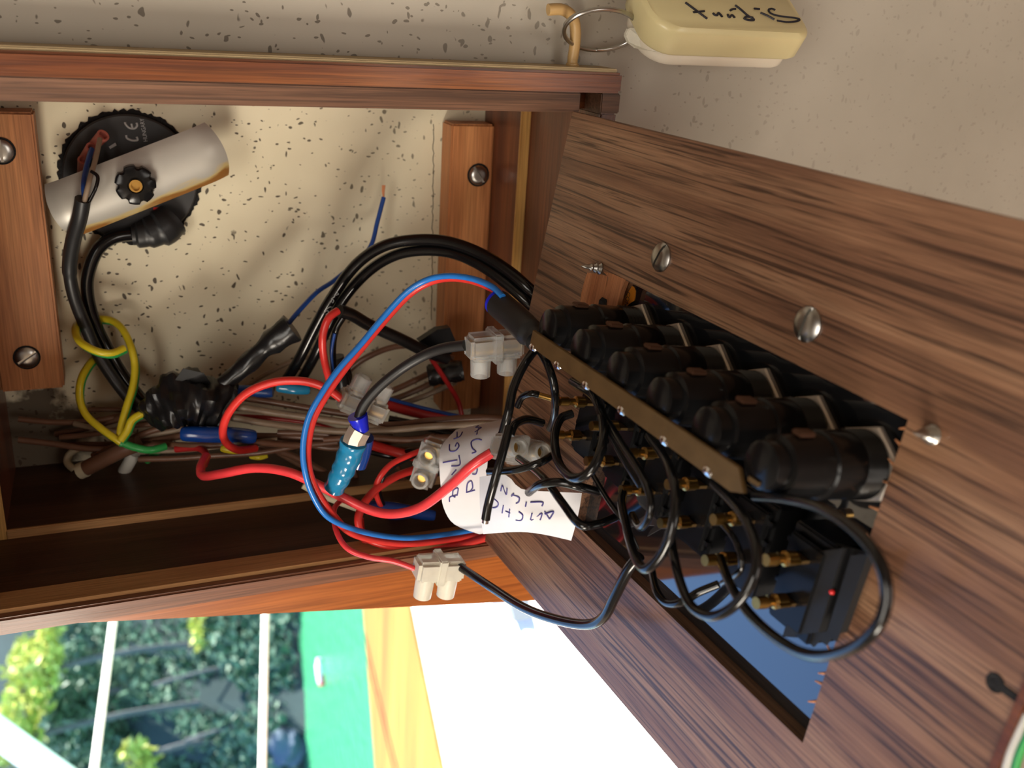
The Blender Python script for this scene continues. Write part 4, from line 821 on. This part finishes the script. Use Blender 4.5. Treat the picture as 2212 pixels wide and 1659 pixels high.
wire('inner_tongue', None, 'blue_crimp', 40, [(788, 945, 100), (782, 975, 98), (772, 1005, 97)], CJ, n=12)
# --- terminal blocks
def frame3(c, xa, ya):
    x = xa.normalized(); y = (ya - x * ya.dot(x)).normalized(); return Matrix(((x.x, y.x, x.cross(y).x, c.x), (x.y, y.y, x.cross(y).y, c.y), (x.z, y.z, x.cross(y).z, c.z), (0, 0, 0, 1)))
def choc(label, ctr, xpx, ypx, L_mm, m='nylon', tower=8.0, zt=0.0):
    """single-pole terminal block: barrel body along x, two screw towers along y"""
    c = W(*ctr); xa = W(ctr[0] + xpx[0], ctr[1] + xpx[1], ctr[2] + (xpx[2] if len(xpx) > 2 else 0)) - c; ya = W(ctr[0] + ypx[0], ctr[1] + ypx[1], ctr[2] + (ypx[2] if len(ypx) > 2 else 0)) - c
    M4 = frame3(c, xa, ya); e = empty('terminal_block', mat4=M4); tag(e, label, 'terminal block')
    h = L_mm / 2
    def V(x, y, z): return Vector((x, y, z)) * MM
    bm = NB(); box(bm, V, -h, h, -4.6, 4.0, -4.4, 4.4); 
    obj('housing', bm, MAT[m], e, bevel=1.3, local=True, smooth=True)
    obj('fixing_rib', box(NB(), V, -1.6, 1.6, -5.6, 4.8, -5.0, 5.0), MAT[m], e, bevel=0.5, local=True)
    for s_ in (-1, 1):
        bm = NB(); lathe(bm, V(s_ * h * .5, 2.0, 0), Vector((0, 1, 0)), [(0, 3.6 * MM), (tower * MM, 3.3 * MM), ((tower + .2) * MM, 3.0 * MM), ((tower + .2) * MM, 2.3 * MM), (2.5 * MM, 2.2 * MM)], 20)
        tw = obj('screw_tower', bm, MAT[m], e, local=True, smooth=True)
        obj('screw', lathe(NB(), V(s_ * h * .5, 3.0, 0), Vector((0, 1, 0)), [(0, 2.0 * MM), (1.4 * MM, 2.0 * MM), (1.8 * MM, 1.6 * MM)], 14), MAT['brass'], tw, local=True, smooth=True)
    obj('brass_barrel', lathe(NB(), V(-h + .6, 0, 0), Vector((1, 0, 0)), [(0, 2.7 * MM), (L_mm * .98 * MM - 1.0 * MM, 2.7 * MM)], 16), MAT['brass'], e, local=True, smooth=True)
    return e
choc('clear terminal block between the black wire and the sleeve, towers hanging down', (1068, 748, 126), (60, -6), (4, 40), 19.0)
choc('milky terminal block behind the black wire, towers pointing up', (784, 874, 84), (56, 22), (8, -40), 18.5)
choc('milky terminal block behind the curved paper tag', (925, 1000, 96), (-18, 58), (-12, -5, 14), 19.0, 'nylon', 6)
choc('milky terminal block in front of the paper tags, towers facing out', (1120, 972, 134), (60, 12), (-8, -14, 16), 18.5, 'nylon', 7)
choc('lowest terminal block glowing white, towers hanging over the varnished post', (948, 1228, 122), (56, -2), (9, 40), 18.0, 'nylon_warm', 9.5)
# --- black leads
wire('wire', 'grey-black wire arching from the clear terminal block to the cyan connector', 'black_rubber', 23, [(1005, 746, 124), (960, 752, 118), (920, 766, 113), (870, 795, 109), (820, 835, 107), (786, 875, 106), (774, 908, 106)])
wire('wire', 'taped black lead slanting behind the red and blue twin', 'black_tape', 27, [(733, 672, 58), (760, 680, 56), (800, 703, 53), (860, 730, 50), (915, 757, 46), (965, 775, 42)])
K3 = wire('wire', 'thin black wire with a blue mate hanging beside the short red wire', 'black_pvc', 14, [(741, 686, 58), (725, 715, 57), (719, 760, 55), (726, 830, 50)])
wire('blue_mate', None, 'navy_pvc', 7, [(723, 720, 58), (716, 765, 57), (722, 830, 52)], parent=K3)
wire('wire', 'black wire tail beside the thin dark ties', 'black_pvc', 12, [(748, 790, 40), (755, 815, 40), (742, 845, 42)])
wire('wire', 'black wire lying behind the milky block towards the tag', 'black_pvc', 16, [(840, 905, 50), (890, 915, 54), (950, 930, 58), (1000, 945, 62)])
wire('wire', 'black wire passing under the red wires to the block behind the tag', 'black_pvc', 15, [(800, 975, 58), (850, 985, 62), (890, 975, 70), (925, 985, 84)])
sheet('tape_end', [(905, 738, 40), (945, 712, 44), (972, 708, 44), (985, 738, 42), (975, 765, 40), (940, 768, 39)], 4, 'black_tape', None, 'flat black tape end on the right batten', 'tape')
wire('tape_joint', 'short fat black taped joint below the right batten end', 'black_tape', 46, [(925, 812, 30), (960, 806, 32), (1000, 800, 34)], n=14, cat='tape', rfun=lambda t, a: 1 + .08 * math.sin(a * 4 + t * 20))
wire('tape_joint', 'black taped stub between the thick cables and the milky block', 'black_tape', 30, [(728, 770, 44), (735, 800, 44), (742, 838, 46)], n=12, cat='tape')
# --- black switch leads over the panel
def lead(label, w_, *pts, m='black_pvc', **k): return wire('switch_lead', label, m, w_, list(pts), group='black switch leads', n=12, **k)
G = p_
lead('black lead dropping from the sleeve to the block with outward towers', 20, (1160, 750, 24, 'p'), (1132, 788, 30, 'p'), (1109, 838, 34, 'p'), (1099, 888, 36, 'p'), (1087, 932, 36, 'p'))
kt = lead('straight black lead in front of the paper tags with a tinned tip', 20, (1100, 922, 40, 'p'), (1090, 962, 42, 'p'), (1071, 1030, 44, 'p'), (1056, 1085, 44, 'p'), (1049, 1122, 44, 'p'))
wire('tinned_tip', None, 'solder', 15, [(1050, 1116, 44, 'p'), (1048, 1130, 44, 'p')], parent=kt)
lead('short black lead hooking over the outward towers', 19, (1102, 940, 34, 'p'), (1113, 916, 32, 'p'), (1140, 906, 26, 'p'), (1172, 914, 20, 'p'))
lead('black lead hanging straight from the sleeve onto the panel', 18, (1163, 752, 24, 'p'), (1184, 790, 24, 'p'), (1198, 840, 22, 'p'), (1198, 895, 16, 'p'), (1188, 925, 10, 'p'))
lead('nearly closed black loop beside the outward towers', 20, (1236, 893, 17, 'p'), (1210, 906, 21, 'p'), (1198, 945, 25, 'p'), (1207, 1000, 28, 'p'), (1238, 1032, 30, 'p'), (1275, 1018, 29, 'p'), (1299, 970, 26, 'p'), (1303, 915, 22, 'p'), (1284, 858, 18, 'p'), (1236, 824, 16, 'p'))
lead('black lead lying across the paper tag from the outward block', 17, (1192, 984, 22, 'p'), (1165, 1000, 28, 'p'), (1112, 1015, 32, 'p'), (1056, 1018, 34, 'p'))
lead('blue-shining black lead humped above the second paper tag', 19, (1142, 1064, 28, 'p'), (1168, 1046, 30, 'p'), (1213, 1042, 27, 'p'), (1255, 1052, 22, 'p'), (1292, 1062, 15, 'p'))
lead('black lead running down over the corner of the second tag and turning up', 18, (1120, 990, 16, 'p'), (1172, 1030, 24, 'p'), (1214, 1085, 27, 'p'), (1252, 1132, 27, 'p'), (1290, 1132, 22, 'p'), (1330, 1117, 14, 'p'))
lead('black lead swinging down from beneath the brass bar', 17, (1298, 886, 18, 'p'), (1344, 960, 23, 'p'), (1384, 1022, 26, 'p'), (1404, 1072, 28, 'p'), (1402, 1115, 28, 'p'), (1382, 1139, 26, 'p'), (1366, 1112, 20, 'p'))
lead('thin shiny black lead stretched straight between two loops', 12, (1278, 1022, 17, 'p'), (1312, 1078, 17, 'p'), (1352, 1135, 16, 'p'), (1376, 1185, 12, 'p'))
lead('tall narrow black loop in the middle of the switches', 21, (1402, 942, 19, 'p'), (1440, 996, 25, 'p'), (1459, 1062, 29, 'p'), (1454, 1132, 31, 'p'), (1430, 1195, 31, 'p'), (1395, 1229, 31, 'p'), (1371, 1200, 28, 'p'), (1354, 1140, 23, 'p'), (1343, 1085, 19, 'p'), (1352, 1045, 14, 'p'))
lead('long black lead from the lowest terminal block across the teak panel', 22, (990, 1222, 124), (1060, 1268, 142), (1130, 1312, 13, 'p'), (1200, 1338, 13, 'p'), (1266, 1349, 13, 'p'), (1303, 1334, 14, 'p'), (1329, 1286, 16, 'p'), (1357, 1232, 17, 'p'), (1382, 1200, 16, 'p'))
lead('round black loop below the tall narrow one, over the blue plate', 22, (1542, 1045, 20, 'p'), (1600, 1105, 26, 'p'), (1633, 1180, 30, 'p'), (1628, 1245, 32, 'p'), (1590, 1305, 33, 'p'), (1540, 1331, 33, 'p'), (1497, 1313, 32, 'p'), (1472, 1265, 30, 'p'), (1455, 1200, 27, 'p'), (1448, 1150, 22, 'p'))
lead('low black lead tucked at the edge of the blue plate', 18, (1408, 1232, 8, 'p'), (1418, 1275, 11, 'p'), (1440, 1302, 12, 'p'), (1475, 1300, 12, 'p'), (1508, 1280, 9, 'p'), (1552, 1262, 6, 'p'))
lead('largest black loop, reaching round the taped lamps to the last fuse holder', 25, (1632, 1072, 22, 'p'), (1700, 1078, 26, 'p'), (1776, 1098, 30, 'p'), (1852, 1150, 34, 'p'), (1901, 1215, 36, 'p'), (1915, 1290, 36, 'p'), (1891, 1360, 36, 'p'), (1830, 1405, 34, 'p'), (1750, 1415, 31, 'p'), (1680, 1381, 28, 'p'), (1614, 1320, 24, 'p'), (1574, 1255, 19, 'p'), (1556, 1205, 13, 'p'))
lead('black lead curving from the third fuse holder down between loops', 18, (1245, 832, 16, 'p'), (1280, 855, 19, 'p'), (1302, 900, 21, 'p'), (1340, 975, 20, 'p'), (1385, 1050, 18, 'p'))
cl = lead('short black lead ending in a brass crimp above the nearly closed loop', 15, (1118, 878, 20, 'p'), (1128, 858, 20, 'p'), (1148, 850, 19, 'p'), (1164, 853, 17, 'p'))
wire('brass_ferrule', None, 'brass', 13, [(1164, 853, 17, 'p'), (1195, 862, 13, 'p'), (1228, 872, 9, 'p')], parent=cl)
lead('black lead hidden low between the switches and the board edge', 14, (1550, 1120, 14, 'p'), (1590, 1170, 16, 'p'), (1600, 1230, 16, 'p'), (1560, 1260, 12, 'p'))
wire('wire', 'blue and red wire tail beneath the paper tags', 'navy_pvc', 14, [(1128, 1000, 100), (1129, 1030, 100), (1130, 1060, 100)])
# --- paper tags
def paper(label, rows, thick=0.25):
    bm = NB(); G_ = []
    R3 = [[pt(p) for p in r] for r in rows]
    cols = list(zip(*R3)); sm = [spline(list(c_), 4) for c_ in cols]; R4_ = list(zip(*sm))
    for r in R4_:
        rr = spline(list(r), 3) if len(r) > 2 else [r[0].lerp(r[1], k / 6) for k in range(7)]
        G_.append([bm.verts.new(p) for p in rr])
    for A, B in zip(G_, G_[1:]):
        for k in range(len(A) - 1): bm.faces.new((A[k], A[k + 1], B[k + 1], B[k]))
    bmesh.ops.recalc_face_normals(bm, faces=bm.faces); bmesh.ops.solidify(bm, geom=bm.faces[:], thickness=thick * MM)
    return tag(obj('paper_tag', bm, MAT['paper'], smooth=True), label, 'tag')
pa = paper('white paper tag reading BILGE PUMP, curled around the red wire', [[(985, 928, 104), (1112, 900, 108)], [(955, 962, 114), (1080, 925, 120)], [(949, 1000, 120), (1057, 978, 126)], [(952, 1050, 122), (1049, 1045, 129)], [(958, 1096, 121), (1042, 1100, 128)], [(982, 1133, 116), (1044, 1135, 122)], [(1035, 1154, 108), (1048, 1152, 110)]])
c3 = lambda L_: [[(860 + x * .1929, 860 + y * .1929) for x, y in s_] for s_ in L_]
strokes_on(pa, c3([[(575, 1160), (580, 1110), (660, 1085)], [(660, 1090), (670, 1010), (620, 1030), (610, 1085)], [(600, 1090), (640, 1110)], [(600, 860), (650, 800)], [(500, 722), (660, 692)], [(595, 760), (690, 745), (680, 640)], [(575, 520), (580, 590), (640, 590), (680, 540), (660, 500), (640, 540)], [(620, 460), (690, 430), (720, 380)], [(660, 440), (660, 380)]]), 0.52, MAT['pen_ink'], pa, 'handwriting')
strokes_on(pa, c3([[(770, 1055), (860, 1030)], [(765, 1060), (775, 960), (820, 930), (835, 1000), (810, 1040)], [(830, 850), (870, 850), (885, 790), (850, 770)], [(825, 620), (870, 600), (830, 560), (820, 490), (880, 460), (935, 470)], [(860, 380), (930, 330), (870, 330), (900, 310)], [(880, 410), (900, 340)]]), 0.52, MAT['pen_ink'], pa, 'handwriting')
pb = paper('white paper tag reading ANCHOR LIGHT, sticking out towards the switches', [[(1036, 1030, 34, 'p'), (1092, 1026, 34, 'p'), (1126, 1056, 30, 'p'), (1190, 1062, 22, 'p'), (1257, 1065, 13, 'p')], [(1036, 1075, 33, 'p'), (1090, 1072, 33, 'p'), (1130, 1090, 29, 'p'), (1190, 1095, 21, 'p'), (1252, 1097, 14, 'p')], [(1038, 1115, 30, 'p'), (1092, 1115, 30, 'p'), (1135, 1125, 27, 'p'), (1188, 1132, 20, 'p'), (1244, 1132, 14, 'p')], [(1044, 1154, 24, 'p'), (1094, 1150, 23, 'p'), (1140, 1150, 20, 'p'), (1186, 1157, 15, 'p'), (1234, 1168, 10, 'p')]])
strokes_on(pb, c3([[(1695, 1355), (1740, 1270), (1640, 1300)], [(1695, 1355), (1640, 1270)], [(1590, 1365), (1605, 1290), (1490, 1365), (1500, 1290)], [(1350, 1270), (1395, 1310), (1380, 1365), (1320, 1365)], [(1240, 1330), (1250, 1240)], [(1165, 1285), (1180, 1200)], [(1205, 1265), (1255, 1285)], [(1080, 1130), (1120, 1170), (1110, 1215), (1060, 1225), (1030, 1190), (1040, 1150), (1080, 1130)]]), 0.5, MAT['pen_ink'], pb, 'handwriting')
strokes_on(pb, c3([[(1610, 1210), (1615, 1165), (1480, 1165)], [(1425, 1215), (1435, 1165)], [(1270, 1080), (1350, 1110), (1350, 1160), (1320, 1180)], [(1270, 1100), (1295, 1065)], [(1150, 1040), (1170, 980), (1210, 1080), (1220, 1010)]]), 0.5, MAT['pen_ink'], pb, 'handwriting')
# --- cord beyond the panel edge
cd = wire('cord', 'white and green cord hanging beyond the near end of the panel', 'white_pvc', 30, [(2226, 1545, -1, 'p'), (2204, 1590, -1, 'p'), (2184, 1640, -1, 'p'), (2166, 1720, -1, 'p')], cat='cord')
wire('green_strand', None, 'green_pvc', 18, [(2242, 1548, 0, 'p'), (2218, 1594, 0, 'p'), (2198, 1642, 0, 'p'), (2180, 1722, 0, 'p')], parent=cd)
